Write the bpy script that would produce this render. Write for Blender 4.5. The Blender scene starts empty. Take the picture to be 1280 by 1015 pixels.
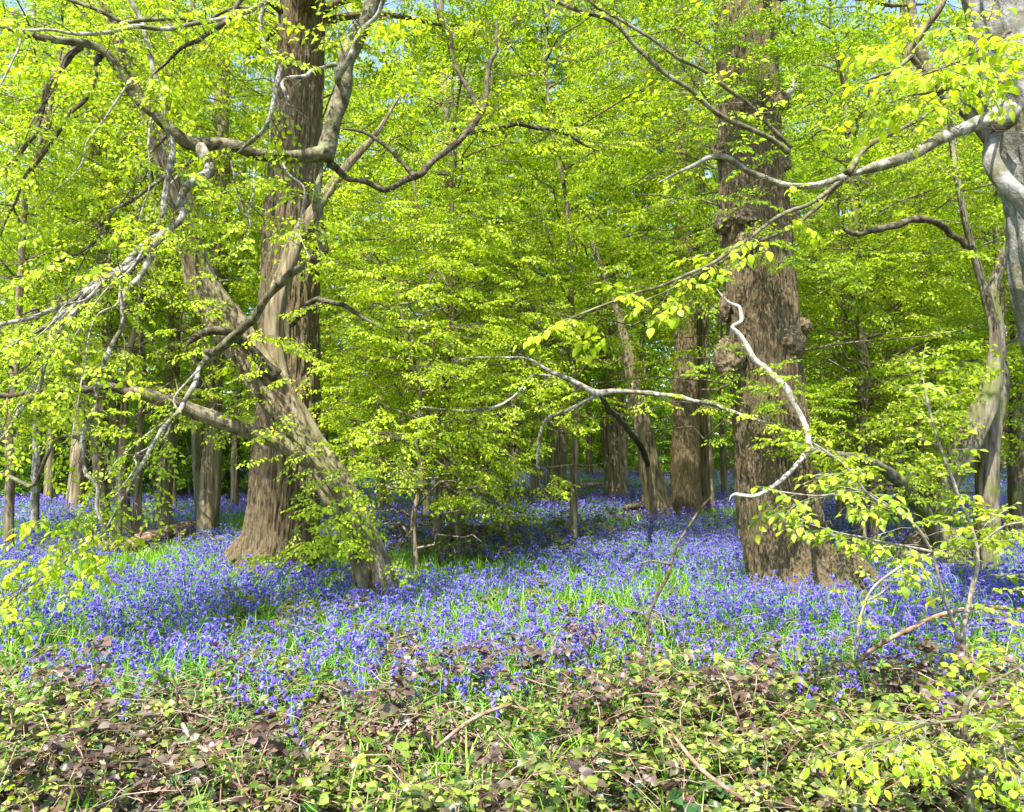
import bpy, math, random
import numpy as np
from math import radians, pi, sin, cos

R0 = np.random.default_rng(11)
random.seed(5)
scn = bpy.context.scene
COL = scn.collection

# ------------------------------------------------------------------ camera
F, CX, CY, PITCH = 960.0, 640.0, 507.5, radians(4.0)
CAMZ = 1.6
cp, sp = cos(PITCH), sin(PITCH)

def at(px, py, Y):
    """A point of the place: the ray through a pixel followed out to depth Y."""
    u, v = (px - CX) / F, (CY - py) / F
    t = Y / (cp - v * sp)
    return np.array([u * t, Y, CAMZ + t * (sp + v * cp)])

cam = bpy.data.cameras.new("camera")
cam.sensor_width = 36
cam.lens = 36 * F / 1280
cam.clip_end = 1000
cam.clip_start = 0.05
co = bpy.data.objects.new("camera", cam)
co.location = (0, 0, CAMZ)
co.rotation_euler = (radians(90) + PITCH, 0, 0)
COL.objects.link(co)
scn.camera = co

# ------------------------------------------------------------------ noise
def _h(i, j, k, seed):
    x = np.sin(i * 127.1 + j * 311.7 + k * 74.7 + seed * 53.3) * 43758.5453
    return x - np.floor(x)

def vnoise(x, y, z, seed=0):
    x, y, z = np.broadcast_arrays(np.asarray(x, float), np.asarray(y, float), np.asarray(z, float))
    i, j, k = np.floor(x), np.floor(y), np.floor(z)
    f, g, h = x - i, y - j, z - k
    f, g, h = f*f*(3-2*f), g*g*(3-2*g), h*h*(3-2*h)
    r = 0
    for a in (0, 1):
        wa = f if a else 1 - f
        for b in (0, 1):
            wb = g if b else 1 - g
            for c in (0, 1):
                r = r + wa * wb * (h if c else 1 - h) * _h(i + a, j + b, k + c, seed)
    return r

def fbm(x, y, z, seed=0, n=3):
    s, a, t = 0, 1.0, 0
    for o in range(n):
        s = s + a * vnoise(x * 2**o, y * 2**o, z * 2**o, seed + o * 7)
        t += a
        a *= .5
    return s / t

def gz(x, y):
    x, y = np.asarray(x, float), np.asarray(y, float)
    z = 0.021 * np.clip(y - 14, 0, 60) + 0.16 * (fbm(x * .22, y * .22, 3.0, 4, 2) - .5) * np.clip((y - 2) / 6, 0, 1)
    return z

# ------------------------------------------------------------------ mesh builder
class MB:
    def __init__(s):
        s.v, s.f3, s.f4, s.m3, s.m4, s.n = [], [], [], [], [], 0
    def add(s, v, f3=None, f4=None, m=0):
        v = np.asarray(v, float).reshape(-1, 3)
        if f3 is not None and len(f3):
            f3 = np.asarray(f3, np.int64).reshape(-1, 3)
            s.f3.append(f3 + s.n); s.m3.append(np.full(len(f3), m) if np.isscalar(m) else m)
        if f4 is not None and len(f4):
            f4 = np.asarray(f4, np.int64).reshape(-1, 4)
            s.f4.append(f4 + s.n); s.m4.append(np.full(len(f4), m) if np.isscalar(m) else m)
        s.v.append(v); s.n += len(v)
    def tpl(s):
        z3, z4 = np.zeros((0, 3), np.int64), np.zeros((0, 4), np.int64)
        return (np.concatenate(s.v), np.concatenate(s.f3) if s.f3 else z3, np.concatenate(s.f4) if s.f4 else z4,
                np.concatenate(s.m3) if s.m3 else np.zeros(0, int), np.concatenate(s.m4) if s.m4 else np.zeros(0, int))
    def stamp(s, T, R, t, m=None):
        v, f3, f4, m3, m4 = T
        k = len(t)
        if k == 0: return
        V = np.einsum('kij,mj->kmi', R, v) + t[:, None, :]
        off = (np.arange(k) * len(v))[:, None, None] + s.n
        if len(f3):
            s.f3.append((f3[None] + off).reshape(-1, 3)); s.m3.append(np.tile(m3, k) if m is None else np.full(len(f3) * k, m))
        if len(f4):
            s.f4.append((f4[None] + off).reshape(-1, 4)); s.m4.append(np.tile(m4, k) if m is None else np.full(len(f4) * k, m))
        s.v.append(V.reshape(-1, 3)); s.n += k * len(v)
    def mesh(s, name, mats, origin=(0, 0, 0), smooth=True):
        v, f3, f4, m3, m4 = s.tpl()
        v = v - np.asarray(origin, float)
        me = bpy.data.meshes.new(name)
        n3, n4 = len(f3), len(f4)
        me.vertices.add(len(v)); me.vertices.foreach_set("co", v.astype(np.float32).ravel())
        me.loops.add(n3 * 3 + n4 * 4)
        me.loops.foreach_set("vertex_index", np.concatenate([f3.ravel(), f4.ravel()]).astype(np.int32))
        me.polygons.add(n3 + n4)
        ls = np.concatenate([np.arange(n3) * 3, n3 * 3 + np.arange(n4) * 4]).astype(np.int32)
        me.polygons.foreach_set("loop_start", ls)
        me.polygons.foreach_set("material_index", np.concatenate([m3, m4]).astype(np.int32))
        me.polygons.foreach_set("use_smooth", np.full(n3 + n4, bool(smooth)))
        for m in (mats if isinstance(mats, (list, tuple)) else [mats]): me.materials.append(m)
        me.update(calc_edges=True)
        return me
    def build(s, name, mats, parent=None, origin=(0, 0, 0), smooth=True):
        o = bpy.data.objects.new(name, s.mesh(name, mats, origin, smooth))
        COL.objects.link(o)
        if parent is not None: o.parent = parent
        else: o.location = origin
        return o

def tag(o, label=None, cat=None, group=None, kind=None):
    if label: o["label"] = label
    if cat: o["category"] = cat
    if group: o["group"] = group
    if kind: o["kind"] = kind
    return o

def empty(name, loc, label, cat, group=None, rz=0.0):
    o = bpy.data.objects.new(name, None)
    o.empty_display_size = .2
    o.location = loc; o.rotation_euler = (0, 0, rz)
    COL.objects.link(o)
    return tag(o, label, cat, group)

def link_mesh(name, me, parent, loc=(0, 0, 0), rz=0.0, sc=1.0):
    o = bpy.data.objects.new(name, me)
    o.parent = parent; o.location = loc; o.rotation_euler = (0, 0, rz)
    o.scale = (sc, sc, sc) if np.isscalar(sc) else sc
    COL.objects.link(o)
    return o

def nrm(a):
    return a / (np.linalg.norm(a, axis=-1, keepdims=True) + 1e-9)

def frames(d, up):
    """rotation matrices with y = d and z near up"""
    y = nrm(d); x = nrm(np.cross(y, up)); z = np.cross(x, y)
    return np.stack([x, y, z], axis=-1)

# ------------------------------------------------------------------ tubes and trunks
def smooth_path(P, r, step):
    P, r = np.asarray(P, float), np.asarray(r, float)
    A = np.column_stack([P, r])
    E = np.vstack([2 * A[0] - A[1], A, 2 * A[-1] - A[-2]])
    out = []
    for i in range(len(A) - 1):
        p0, p1, p2, p3 = E[i], E[i+1], E[i+2], E[i+3]
        n = max(2, int(np.linalg.norm((p2 - p1)[:3]) / step))
        t = (np.arange(n) / n)[:, None]
        out.append(.5 * (2*p1 + (p2-p0)*t + (2*p0-5*p1+4*p2-p3)*t*t + (3*p1-p0-3*p2+p3)*t**3))
    out.append(A[-1:])
    B = np.vstack(out)
    return B[:, :3], np.maximum(B[:, 3], .0008)

def tube(mb, P, r, sides=6, m=0, disp=None, cap=True):
    P = np.asarray(P, float); n = len(P)
    T = nrm(np.gradient(P, axis=0))
    a = np.array([1., 0, 0]) if abs(T[0][0]) < .8 else np.array([0, 1., 0])
    N = np.zeros_like(P); c = nrm(a - T[0] * a.dot(T[0]))
    for i in range(n):
        c = nrm(c - T[i] * c.dot(T[i])); N[i] = c
    B = np.cross(T, N)
    th = np.arange(sides) / sides * 2 * pi
    rad = np.repeat(np.asarray(r, float)[:, None], sides, 1)
    if disp is not None:
        s = np.concatenate([[0], np.cumsum(np.linalg.norm(np.diff(P, axis=0), axis=1))])
        rad = rad + disp(th[None, :], s[:, None], rad, P[:, 2][:, None])
    V = P[:, None, :] + rad[..., None] * (np.cos(th)[None, :, None] * N[:, None, :] + np.sin(th)[None, :, None] * B[:, None, :])
    i, j = np.meshgrid(np.arange(n - 1), np.arange(sides), indexing='ij')
    q = np.stack([i * sides + j, i * sides + (j + 1) % sides, (i + 1) * sides + (j + 1) % sides, (i + 1) * sides + j], -1).reshape(-1, 4)
    V = V.reshape(-1, 3); f3 = None
    if cap:
        k = len(V); jj = np.arange(sides); b = (n - 1) * sides
        V = np.vstack([V, P[-1] + T[-1] * r[-1] * .4, P[0]])
        f3 = np.vstack([np.stack([b + jj, b + (jj + 1) % sides, np.full(sides, k)], -1),
                        np.stack([(jj + 1) % sides, jj, np.full(sides, k + 1)], -1)])
    mb.add(V, f3, q, m)

def d_oak(seed, flare=.35, fh=.5, amp=.04):
    def f(th, s, r, z):
        cx, sx = np.cos(th), np.sin(th)
        fr = 23.0
        w = .35 * vnoise(cx * r * 5, sx * r * 5, s * 3, seed + 1)
        n = vnoise(cx * r * fr + w, sx * r * fr + w, s * 2.1, seed)
        n2 = vnoise(cx * r * fr * 2.1, sx * r * fr * 2.1, s * 5.0, seed + 5)
        d = amp * (np.minimum(np.abs(2*n - 1) / .55, 1) - 1) + amp * .45 * (np.minimum(np.abs(2*n2 - 1) / .4, 1) - 1)
        d = d + .07 * (fbm(cx * 1.3, sx * 1.3, s * .8, seed + 9, 3) - .5)
        but = .55 + .45 * np.cos(5 * th + seed) * (.6 + .4 * np.cos(2 * th + 1.3 * seed))
        return d + r * flare * np.exp(-s / fh) * but
    return f

def d_flute(seed, a=.28, flare=.3, fh=.3, fine=.05):
    def f(th, s, r, z):
        tw = th + .25 * s
        cx, sx = np.cos(tw), np.sin(tw)
        n = fbm(cx * 1.6, sx * 1.6, s * .7, seed, 2) - .5
        n2 = vnoise(cx * 5.5, sx * 5.5, s * 1.6, seed + 3) - .5
        n3 = vnoise(cx * 14, sx * 14, s * 5, seed + 6) - .5
        n4 = np.abs(2 * vnoise(cx * 2.4, sx * 2.4, s * .55, seed + 8) - 1) - .5
        return r * (a * 1.5 * n + a * .7 * n4 + a * .55 * n2 + fine * n3 + flare * np.exp(-s / fh) * (.6 + .5 * np.cos(4 * th + seed)))
    return f

def d_knob(seed, a=.22):
    def f(th, s, r, z):
        return r * a * 2 * (fbm(np.cos(th) * 1.2, np.sin(th) * 1.2, s * 6, seed, 2) - .5)
    return f

def pxpath(pts):
    """pixel polyline (px, py, Y, width px) -> world points and radii"""
    P = np.array([at(a, b, Y) for a, b, Y, w in pts]); r = np.array([w * .5 * Y / F for a, b, Y, w in pts])
    return P, r

# ------------------------------------------------------------------ leaves
def leaf(L=1., W=.6, mode='mid', cup=.12, droop=.12):
    mb = MB(); w = W * .5
    if mode == 'lo':
        mb.add([[0, 0, 0], [w, L*.42, cup*W], [0, L, -droop*L], [-w, L*.42, cup*W]], None, [[0, 1, 2, 3]])
    elif mode == 'mid':
        mb.add([[0, 0, 0], [w, L*.42, cup*W], [0, L, -droop*L], [-w, L*.42, cup*W], [0, L*.5, 0]], None, [[0, 1, 2, 4], [0, 4, 2, 3]])
    else:
        mb.add([[0, 0, 0], [w*.85, L*.22, cup*W], [w, L*.5, cup*W*.9], [w*.62, L*.77, cup*W*.3-droop*L*.4], [0, L, -droop*L],
                [-w*.62, L*.77, cup*W*.3-droop*L*.4], [-w, L*.5, cup*W*.9], [-w*.85, L*.22, cup*W], [0, L*.25, 0], [0, L*.52, 0], [0, L*.78, -droop*L*.4]],
               [[0, 1, 8], [0, 8, 7], [3, 4, 10], [10, 4, 5]], [[8, 1, 2, 9], [9, 2, 3, 10], [7, 8, 9, 6], [6, 9, 10, 5]])
    return mb.tpl()

def spray(rng, L=.5, size=.065, mode='mid', nside=5, per=6, flop=.35, bare=False):
    """a flat hornbeam fan: twig, side twigs and their alternate leaves (material 0 leaf, 1 twig)"""
    mb = MB(); T = [leaf(1, rng.uniform(.56, .68), mode, rng.uniform(.05, .22), rng.uniform(.05, .3)) for _ in range(3)]
    def twig(p0, d, ln, n, rt):
        d = nrm(d); pts = []
        for k in range(4):
            pts.append(p0 + d * ln * k / 3 + np.array([0, 0, -.12 * ln * (k / 3)**2]) + rng.normal(0, .01 * ln, 3))
        pts = np.array(pts)
        tube(mb, pts, rt * np.array([1, .8, .6, .35]), 3, 1, cap=False)
        for k in range(0 if bare else n):
            s = (k + .6) / n; b = pts[0] + (pts[-1] - pts[0]) * s + np.array([0, 0, -.12 * ln * s * s + .12 * ln * s])
            side = 1 if k % 2 else -1
            x = nrm(np.cross(d, [0, 0, 1]))
            ld = d * (.55 + .5 * (k == n - 1)) + x * side * .85 * (k < n - 1) + np.array([0, 0, -rng.uniform(.0, .75)])
            up = np.array([0, 0, 1.]) + rng.normal(0, flop, 3)
            S = size * rng.uniform(.6, 1.12)
            mb.stamp(T[k % 3], frames(ld[None], up[None]) * S, b[None], 0)
        return pts
    main = twig(np.zeros(3), np.array([0, 1., 0]), L, per + 2, .0035)
    for k in range(nside):
        s = (k + .5) / nside * .8
        b = main[0] + (main[-1] - main[0]) * s
        side = 1 if k % 2 else -1
        twig(b, np.array([side * .8, .75, rng.normal(0, .12)]), L * rng.uniform(.35, .6) * (1.1 - .5 * s), per, .002)
    return mb.tpl()

rs = np.random.default_rng(3)
SPR = {
    'near': [spray(rs, .42, .066, 'hi', 4, 5) for _ in range(5)],
    'mid': [spray(rs, .5, .074, 'mid', 5, 6, .6) for _ in range(6)],
    'lo': [spray(rs, .62, .112, 'lo', 5, 5, .6) for _ in range(6)],
    'far': [spray(rs, .95, .21, 'lo', 5, 5, .6) for _ in range(5)],
    'sparse': [spray(rs, .45, .06, 'hi', 1, 4) for _ in range(5)],
    'bare': [spray(rs, .4, .06, 'lo', 3, 4, bare=True) for _ in range(5)],
    'big': [spray(rs, .3, .085, 'hi', 1, 3) for _ in range(5)],
}

class Crown:
    """twigs and sprays gathered for one tree, built as one mesh"""
    def __init__(s, rng): s.mb = MB(); s.rng = rng; s.pl = {}
    def put(s, kind, p, d, up, sc): s.pl.setdefault(kind, []).append((p, d, up, sc))
    def sub(s, p0, d, ln, kind, rt=.008, droop=.25, step=.24, sc=1., dens=1.):
        rng = s.rng; d = nrm(np.asarray(d, float)); n = max(3, int(ln / .2) + 2)
        pts = [np.asarray(p0, float)]; dd = d.copy()
        for k in range(n - 1):
            dd = nrm(dd + rng.normal(0, .13, 3) + np.array([0, 0, -droop / n]))
            pts.append(pts[-1] + dd * ln / (n - 1))
        pts = np.array(pts)
        tube(s.mb, pts, np.linspace(rt, rt * .3, n), 4 if rt > .01 else 3, 2 if rt > .006 else 1, cap=False)
        m = max(1, int(ln / step * dens)); side = rng.choice([-1, 1])
        for k in range(m):
            t = (k + .7) / m; i = min(int(t * (n - 1)), n - 2); p = pts[i] + (pts[i+1] - pts[i]) * (t * (n - 1) - i)
            tg = nrm(pts[i+1] - pts[i]); x = nrm(np.cross(tg, [0, 0, 1.])); side = -side
            s.put(kind, p, tg * .8 + x * side * .75 + [0, 0, rng.uniform(-.35, .1)], np.array([0, 0, 1.]) + rng.normal(0, .28, 3), sc * rng.uniform(.5, 1.25))
        s.put(kind, pts[-1], dd, np.array([0, 0, 1.]) + rng.normal(0, .25, 3), sc * rng.uniform(.8, 1.2))
        return pts
    def along(s, P, f0=.2, f1=1., step=.3, ln=.7, kind='mid', droop=.3, rt=.008, sc=1., up=.0, dens=1., both=False):
        """side branches along a limb path"""
        rng = s.rng; L = np.concatenate([[0], np.cumsum(np.linalg.norm(np.diff(P, axis=0), axis=1))]); tot = L[-1]
        q = tot * f0; side = 1
        while q < tot * f1:
            i = min(np.searchsorted(L, q, 'right') - 1, len(P) - 2); u = (q - L[i]) / max(L[i+1] - L[i], 1e-6)
            p = P[i] + (P[i+1] - P[i]) * u; tg = nrm(P[i+1] - P[i]); x = np.cross(tg, [0, 0, 1.])
            x = nrm(x) if np.linalg.norm(x) > .25 else nrm(np.append(rng.normal(size=2), 0))
            side = -side; l = ln * rng.uniform(.45, 1.25) * (1 - .35 * q / tot)
            s.sub(p, tg * rng.uniform(.3, .9) + x * side * rng.uniform(.7, 1.1) + [0, 0, up + rng.normal(0, .22)], l, kind, rt, droop, sc=sc, dens=dens)
            q += step * rng.uniform(.6, 1.4)
    def finish(s):
        for kind, L in s.pl.items():
            P = np.array([a[0] for a in L]); D = np.array([a[1] for a in L]); U = np.array([a[2] for a in L]); S = np.array([a[3] for a in L])
            Rm = frames(D, U) * S[:, None, None]; T = SPR[kind]; w = s.rng.integers(0, len(T), len(L))
            for k in range(len(T)): s.mb.stamp(T[k], Rm[w == k], P[w == k])
        return s.mb

# ------------------------------------------------------------------ materials
def mat(name):
    m = bpy.data.materials.new(name); m.use_nodes = True
    nt = m.node_tree; nt.nodes.clear()
    out = nt.nodes.new('ShaderNodeOutputMaterial')
    return m, nt, out

def node(nt, t, **kw):
    n = nt.nodes.new(t)
    for k, v in kw.items():
        if k in n.inputs: n.inputs[k].default_value = v
        else: setattr(n, k, v)
    return n

def ramp(nt, stops, src):
    r = nt.nodes.new('ShaderNodeValToRGB'); e = r.color_ramp.elements
    while len(e) < len(stops): e.new(.5)
    for i, (p, c) in enumerate(stops):
        e[i].position = p; e[i].color = (*c, 1)
    nt.links.new(src, r.inputs['Fac'])
    return r.outputs['Color']

def mixc(nt, fac, a, b):
    m = nt.nodes.new('ShaderNodeMix'); m.data_type = 'RGBA'
    for s, v in ((m.inputs['Factor'], fac), (m.inputs[6], a), (m.inputs[7], b)):
        if hasattr(v, 'links'): nt.links.new(v, s)
        else: s.default_value = v if not isinstance(v, tuple) else (*v, 1)
    return m.outputs[2]

def mapped(nt, scale, coord='Object'):
    tc = nt.nodes.new('ShaderNodeTexCoord'); mp = nt.nodes.new('ShaderNodeMapping')
    mp.inputs['Scale'].default_value = scale
    nt.links.new(tc.outputs[coord], mp.inputs['Vector'])
    return mp.outputs['Vector']

def noise(nt, vec, scale, detail=3., rough=.55):
    n = node(nt, 'ShaderNodeTexNoise', Scale=scale, Detail=detail, Roughness=rough)
    nt.links.new(vec, n.inputs['Vector'])
    return n.outputs['Fac']

def leafmat(name, cols, trans=.45, ty=(1.25, 1.2, .6), rough=.45, spec=.3, vary=0.):
    m, nt, out = mat(name)
    g = nt.nodes.new('ShaderNodeNewGeometry')
    c = ramp(nt, [(i / (len(cols) - 1), k) for i, k in enumerate(cols)], g.outputs['Random Per Island'])
    oi = nt.nodes.new('ShaderNodeObjectInfo')
    tint = ramp(nt, [(0, (.78, .88, .8)), (.5, (1, 1, 1)), (1, (1.12, 1.02, 1.1))], oi.outputs['Random'])
    mt_ = nt.nodes.new('ShaderNodeMix'); mt_.data_type = 'RGBA'; mt_.blend_type = 'MULTIPLY'; mt_.inputs['Factor'].default_value = vary
    nt.links.new(c, mt_.inputs[6]); nt.links.new(tint, mt_.inputs[7]); c = mt_.outputs[2]
    p = node(nt, 'ShaderNodeBsdfPrincipled', Roughness=rough); p.inputs['Specular IOR Level'].default_value = spec
    nt.links.new(c, p.inputs['Base Color'])
    t = nt.nodes.new('ShaderNodeBsdfTranslucent')
    mu = nt.nodes.new('ShaderNodeMix'); mu.data_type = 'RGBA'; mu.blend_type = 'MULTIPLY'; mu.inputs['Factor'].default_value = 1
    nt.links.new(c, mu.inputs[6]); mu.inputs[7].default_value = (*ty, 1)
    nt.links.new(mu.outputs[2], t.inputs['Color'])
    mx = node(nt, 'ShaderNodeMixShader', Fac=trans)
    nt.links.new(p.outputs[0], mx.inputs[1]); nt.links.new(t.outputs[0], mx.inputs[2]); nt.links.new(mx.outputs[0], out.inputs['Surface'])
    return m

def barkmat(name, dark, mid, light, stretch=(6, 6, 1), sc=2.2, bump=.5, patch=None, pcut=(.5, .62), psc=3., bd=.02, rough=.85):
    m, nt, out = mat(name)
    v = mapped(nt, stretch); n1 = noise(nt, v, sc, 6., .62)
    v1 = mapped(nt, (1, 1, 1)); n2 = noise(nt, v1, psc, 5., .6)
    c = ramp(nt, [(.36, dark), (.49, mid), (.64, light)], n1)
    if patch:
        f = ramp(nt, [(pcut[0], (0, 0, 0)), (pcut[1], (1, 1, 1))], n2)
        c = mixc(nt, f, c, patch)
    p = node(nt, 'ShaderNodeBsdfPrincipled', Roughness=rough); p.inputs['Specular IOR Level'].default_value = .2
    nt.links.new(c, p.inputs['Base Color'])
    b = node(nt, 'ShaderNodeBump', Strength=bump, Distance=bd)
    n3 = noise(nt, v, sc * 2.3, 5., .65)
    nt.links.new(n3, b.inputs['Height']); nt.links.new(b.outputs[0], p.inputs['Normal'])
    nt.links.new(p.outputs[0], out.inputs['Surface'])
    return m

M = {}
M['oak'] = barkmat('oak_bark', (.088, .063, .032), (.195, .146, .08), (.29, .225, .125), (24, 24, 3.2), 1.8, 1., (.15, .14, .06), (.56, .74), 1.4, .06)
M['burl'] = barkmat('burl_bark', (.045, .032, .017), (.15, .112, .064), (.27, .21, .125), (5, 5, 5), 4., 1., None, bd=.03)
M['horn'] = barkmat('hornbeam_bark', (.06, .045, .024), (.175, .137, .08), (.3, .247, .16), (8, 8, .7), 1.8, .9, (.17, .165, .06), (.55, .72), 1.8)
M['horng'] = barkmat('mossy_hornbeam_bark', (.055, .045, .025), (.14, .118, .078), (.24, .205, .15), (7, 7, .8), 2., .9, (.13, .15, .04), (.48, .66), 2.2)
M['lichen'] = barkmat('lichened_branch_bark', (.04, .032, .018), (.095, .08, .042), (.19, .175, .11), (9, 9, 9), 1.6, .6, (.22, .23, .12), (.5, .68), 7.)
M['pale'] = barkmat('pale_branch_bark', (.1, .09, .062), (.28, .26, .215), (.47, .45, .4), (9, 9, 9), 1.5, .6, (.1, .095, .05), (.46, .6), 7.)
M['darkb'] = barkmat('dark_branch_bark', (.025, .02, .012), (.065, .052, .03), (.14, .12, .075), (9, 9, 9), 1.6, .6, (.15, .16, .08), (.58, .74), 7.)
M['beech'] = barkmat('beech_bark', (.12, .11, .09), (.235, .225, .21), (.33, .32, .305), (4, 4, 3.), 2.2, .9, (.13, .125, .075), (.47, .6), 3.4, .03)
M['dead'] = barkmat('dead_wood', (.24, .2, .15), (.42, .38, .33), (.54, .51, .46), (9, 9, 9), 2., .4, (.33, .25, .18), (.62, .76), 5.)
M['rotten'] = barkmat('rotten_wood', (.1, .06, .035), (.22, .14, .09), (.38, .27, .19), (4, 4, 4), 2., .6)
M['palestem'] = barkmat('pale_sapling_bark', (.12, .1, .07), (.25, .22, .165), (.38, .34, .28), (15, 15, 15), 1.2, .2)
M['twig'] = barkmat('twig_bark', (.05, .035, .022), (.1, .075, .05), (.2, .16, .12), (20, 20, 20), 1.2, .2)
M['twigp'] = barkmat('pale_twig_bark', (.14, .12, .085), (.26, .235, .19), (.42, .39, .34), (20, 20, 20), 1.2, .2)
M['cane'] = barkmat('bramble_cane', (.09, .045, .03), (.2, .12, .075), (.42, .33, .23), (10, 10, 10), 1., .1)
M['straw'] = barkmat('dry_stalk', (0.168, 0.126, 0.084), (0.286, 0.227, 0.16), (0.403, 0.344, 0.269), (10, 10, 10), 1., .1)

M['leaf'] = leafmat('young_hornbeam_leaf', [(.17, .29, .012), (.29, .43, .014), (.39, .53, .018), (.47, .59, .026)], .56, vary=1.)
M['leafn'] = leafmat('near_hornbeam_leaf', [(.24, .38, .014), (.37, .52, .018), (.47, .6, .024), (.55, .66, .05)], .5)
M['leafb'] = leafmat('backwood_leaf', [(.13, .25, .012), (.22, .38, .013), (.32, .47, .016), (.4, .54, .02)], .56, vary=1.)
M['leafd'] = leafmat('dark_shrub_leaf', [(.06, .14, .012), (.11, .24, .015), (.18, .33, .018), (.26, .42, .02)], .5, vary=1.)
M['bell'] = leafmat('bluebell_flower', [(.1, .062, .42), (.16, .108, .56), (.22, .16, .66), (.33, .28, .76)], .4, (1, 1, 1.05), .5, .25)
M['bleaf'] = leafmat('bluebell_leaf', [(.09, .25, .04), (.14, .36, .06), (.21, .46, .07), (.28, .52, .2)], .35, (1.2, 1.15, .6), .32, .5)
M['grass'] = leafmat('grass_blade', [(.1, .26, .02), (.18, .4, .03), (.27, .5, .04), (.36, .54, .08)], .4, (1.2, 1.15, .6), .4, .4)
M['brag'] = leafmat('bramble_leaf', [(.026, .06, .017), (.065, .12, .02), (.15, .23, .027), (.23, .3, .044), (.125, .09, .058), (.3, .38, .06), (.35, .42, .11)], .32, (1.2, 1.2, .6), .38, .5, vary=1.)
M['brap'] = leafmat('purple_bramble_leaf', [(.035, .018, .016), (.085, .05, .045), (.15, .11, .07), (.24, .18, .17)], .25, (1.2, .9, .7), .4, .5, vary=1.)
M['brad'] = leafmat('dark_bramble_leaf', [(.05, .07, .018), (.1, .14, .025), (.16, .21, .035), (.16, .09, .05)], .25, (1.2, 1.1, .6), .4, .4)
M['ivy'] = leafmat('dark_ivy_leaf', [(.015, .045, .014), (.03, .08, .02), (.05, .11, .03), (.09, .15, .06)], .15, (1.1, 1.1, .6), .28, .6)
M['lime'] = leafmat('lime_seedling_leaf', [(0.151, 0.269, 0.0168), (0.252, 0.378, 0.021), (0.353, 0.445, 0.0252), (0.403, 0.454, 0.0504)], .4)
M['litter'] = leafmat('dead_leaf', [(0.0672, 0.0378, 0.0252), (0.151, 0.0924, 0.063), (0.252, 0.168, 0.126), (0.353, 0.269, 0.218)], .15, (1, .9, .8), .7, .2)

def groundmat():
    m, nt, out = mat('woodland_soil')
    v = mapped(nt, (1, 1, 1)); a = noise(nt, v, 1.1, 4.); b = noise(nt, v, 28., 5., .7)
    c1 = ramp(nt, [(.3, (.03, .02, .012)), (.5, (.09, .058, .035)), (.68, (.2, .135, .09))], b)
    c2 = ramp(nt, [(.35, (.025, .05, .012)), (.6, (.06, .12, .02))], b)
    c = mixc(nt, ramp(nt, [(.42, (0, 0, 0)), (.6, (1, 1, 1))], a), c1, c2)
    p = node(nt, 'ShaderNodeBsdfPrincipled', Roughness=.95); nt.links.new(c, p.inputs['Base Color'])
    bp = node(nt, 'ShaderNodeBump', Strength=.8, Distance=.04); nt.links.new(b, bp.inputs['Height']); nt.links.new(bp.outputs[0], p.inputs['Normal'])
    nt.links.new(p.outputs[0], out.inputs['Surface'])
    return m
M['ground'] = groundmat()

# ------------------------------------------------------------------ world and sun
SUN_EL, SUN_AZ = radians(58), radians(203)     # azimuth clockwise from +Y: behind the camera, to its left
w = bpy.data.worlds.new("World"); scn.world = w; w.use_nodes = True
nt = w.node_tree; bg = nt.nodes['Background']
sky = nt.nodes.new('ShaderNodeTexSky'); sky.sky_type = 'NISHITA'; sky.sun_disc = False
sky.sun_elevation = SUN_EL; sky.sun_rotation = SUN_AZ
nt.links.new(sky.outputs[0], bg.inputs[0]); bg.inputs[1].default_value = .15
sl = bpy.data.lights.new('sun', 'SUN'); sl.energy = 4.6; sl.angle = radians(.5); sl.color = (1, .95, .86)
so = bpy.data.objects.new('sun', sl); COL.objects.link(so)
sd = np.array([sin(SUN_AZ) * cos(SUN_EL), cos(SUN_AZ) * cos(SUN_EL), sin(SUN_EL)])
from mathutils import Vector
so.rotation_euler = Vector(sd).to_track_quat('Z', 'Y').to_euler()
so.location = (-10, -10, 30)

scn.view_settings.view_transform = 'Standard'; scn.view_settings.look = 'None'
scn.view_settings.exposure = 1.62; scn.view_settings.gamma = 1
scn.render.engine = 'CYCLES'
cy = scn.cycles
cy.max_bounces = 9; cy.diffuse_bounces = 6; cy.glossy_bounces = 2; cy.transmission_bounces = 5
cy.use_denoising = True; cy.caustics_reflective = False; cy.caustics_refractive = False
cy.sample_clamp_indirect = 6

# ------------------------------------------------------------------ ground
def make_ground():
    xs = np.concatenate([np.linspace(-250, -40, 22)[:-1], np.linspace(-40, 40, 161), np.linspace(40, 250, 22)[1:]])
    ys = np.concatenate([np.linspace(-60, -4, 12)[:-1], np.linspace(-4, 50, 181), np.linspace(50, 400, 30)[1:]])
    X, Y = np.meshgrid(xs, ys); Z = gz(X, Y)
    n, m = X.shape; i, j = np.meshgrid(np.arange(n - 1), np.arange(m - 1), indexing='ij')
    q = np.stack([i*m+j, i*m+j+1, (i+1)*m+j+1, (i+1)*m+j], -1).reshape(-1, 4)
    mb = MB(); mb.add(np.stack([X, Y, Z], -1), None, q)
    tag(mb.build('ground', M['ground']), kind='structure')
make_ground()

def ground_at(px, py):
    lo, hi = 1.5, 200
    for _ in range(50):
        md = .5 * (lo + hi); p = at(px, py, md)
        if p[2] > gz(p[0], p[1]): lo = md
        else: hi = md
    return at(px, py, lo)

def foot(px, Y):
    x = (px - CX) / F * Y / cp
    return np.array([x, Y, float(gz(x, Y))])

# ------------------------------------------------------------------ trees
def trunk_obj(name, root, base, pts, sides, step, disp, material, sink=.25):
    """pts are pixel points (px, py, Y, w)"""
    P, r = pxpath(pts)
    d0 = nrm(P[0] - P[1]); P = np.vstack([P[0] + d0 * sink, P]); r = np.concatenate([[r[0]], r])
    P, r = smooth_path(P, r, step)
    mb = MB(); tube(mb, P, r, sides, 0, disp)
    return mb.build(name, material, root, base), P, r

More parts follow.
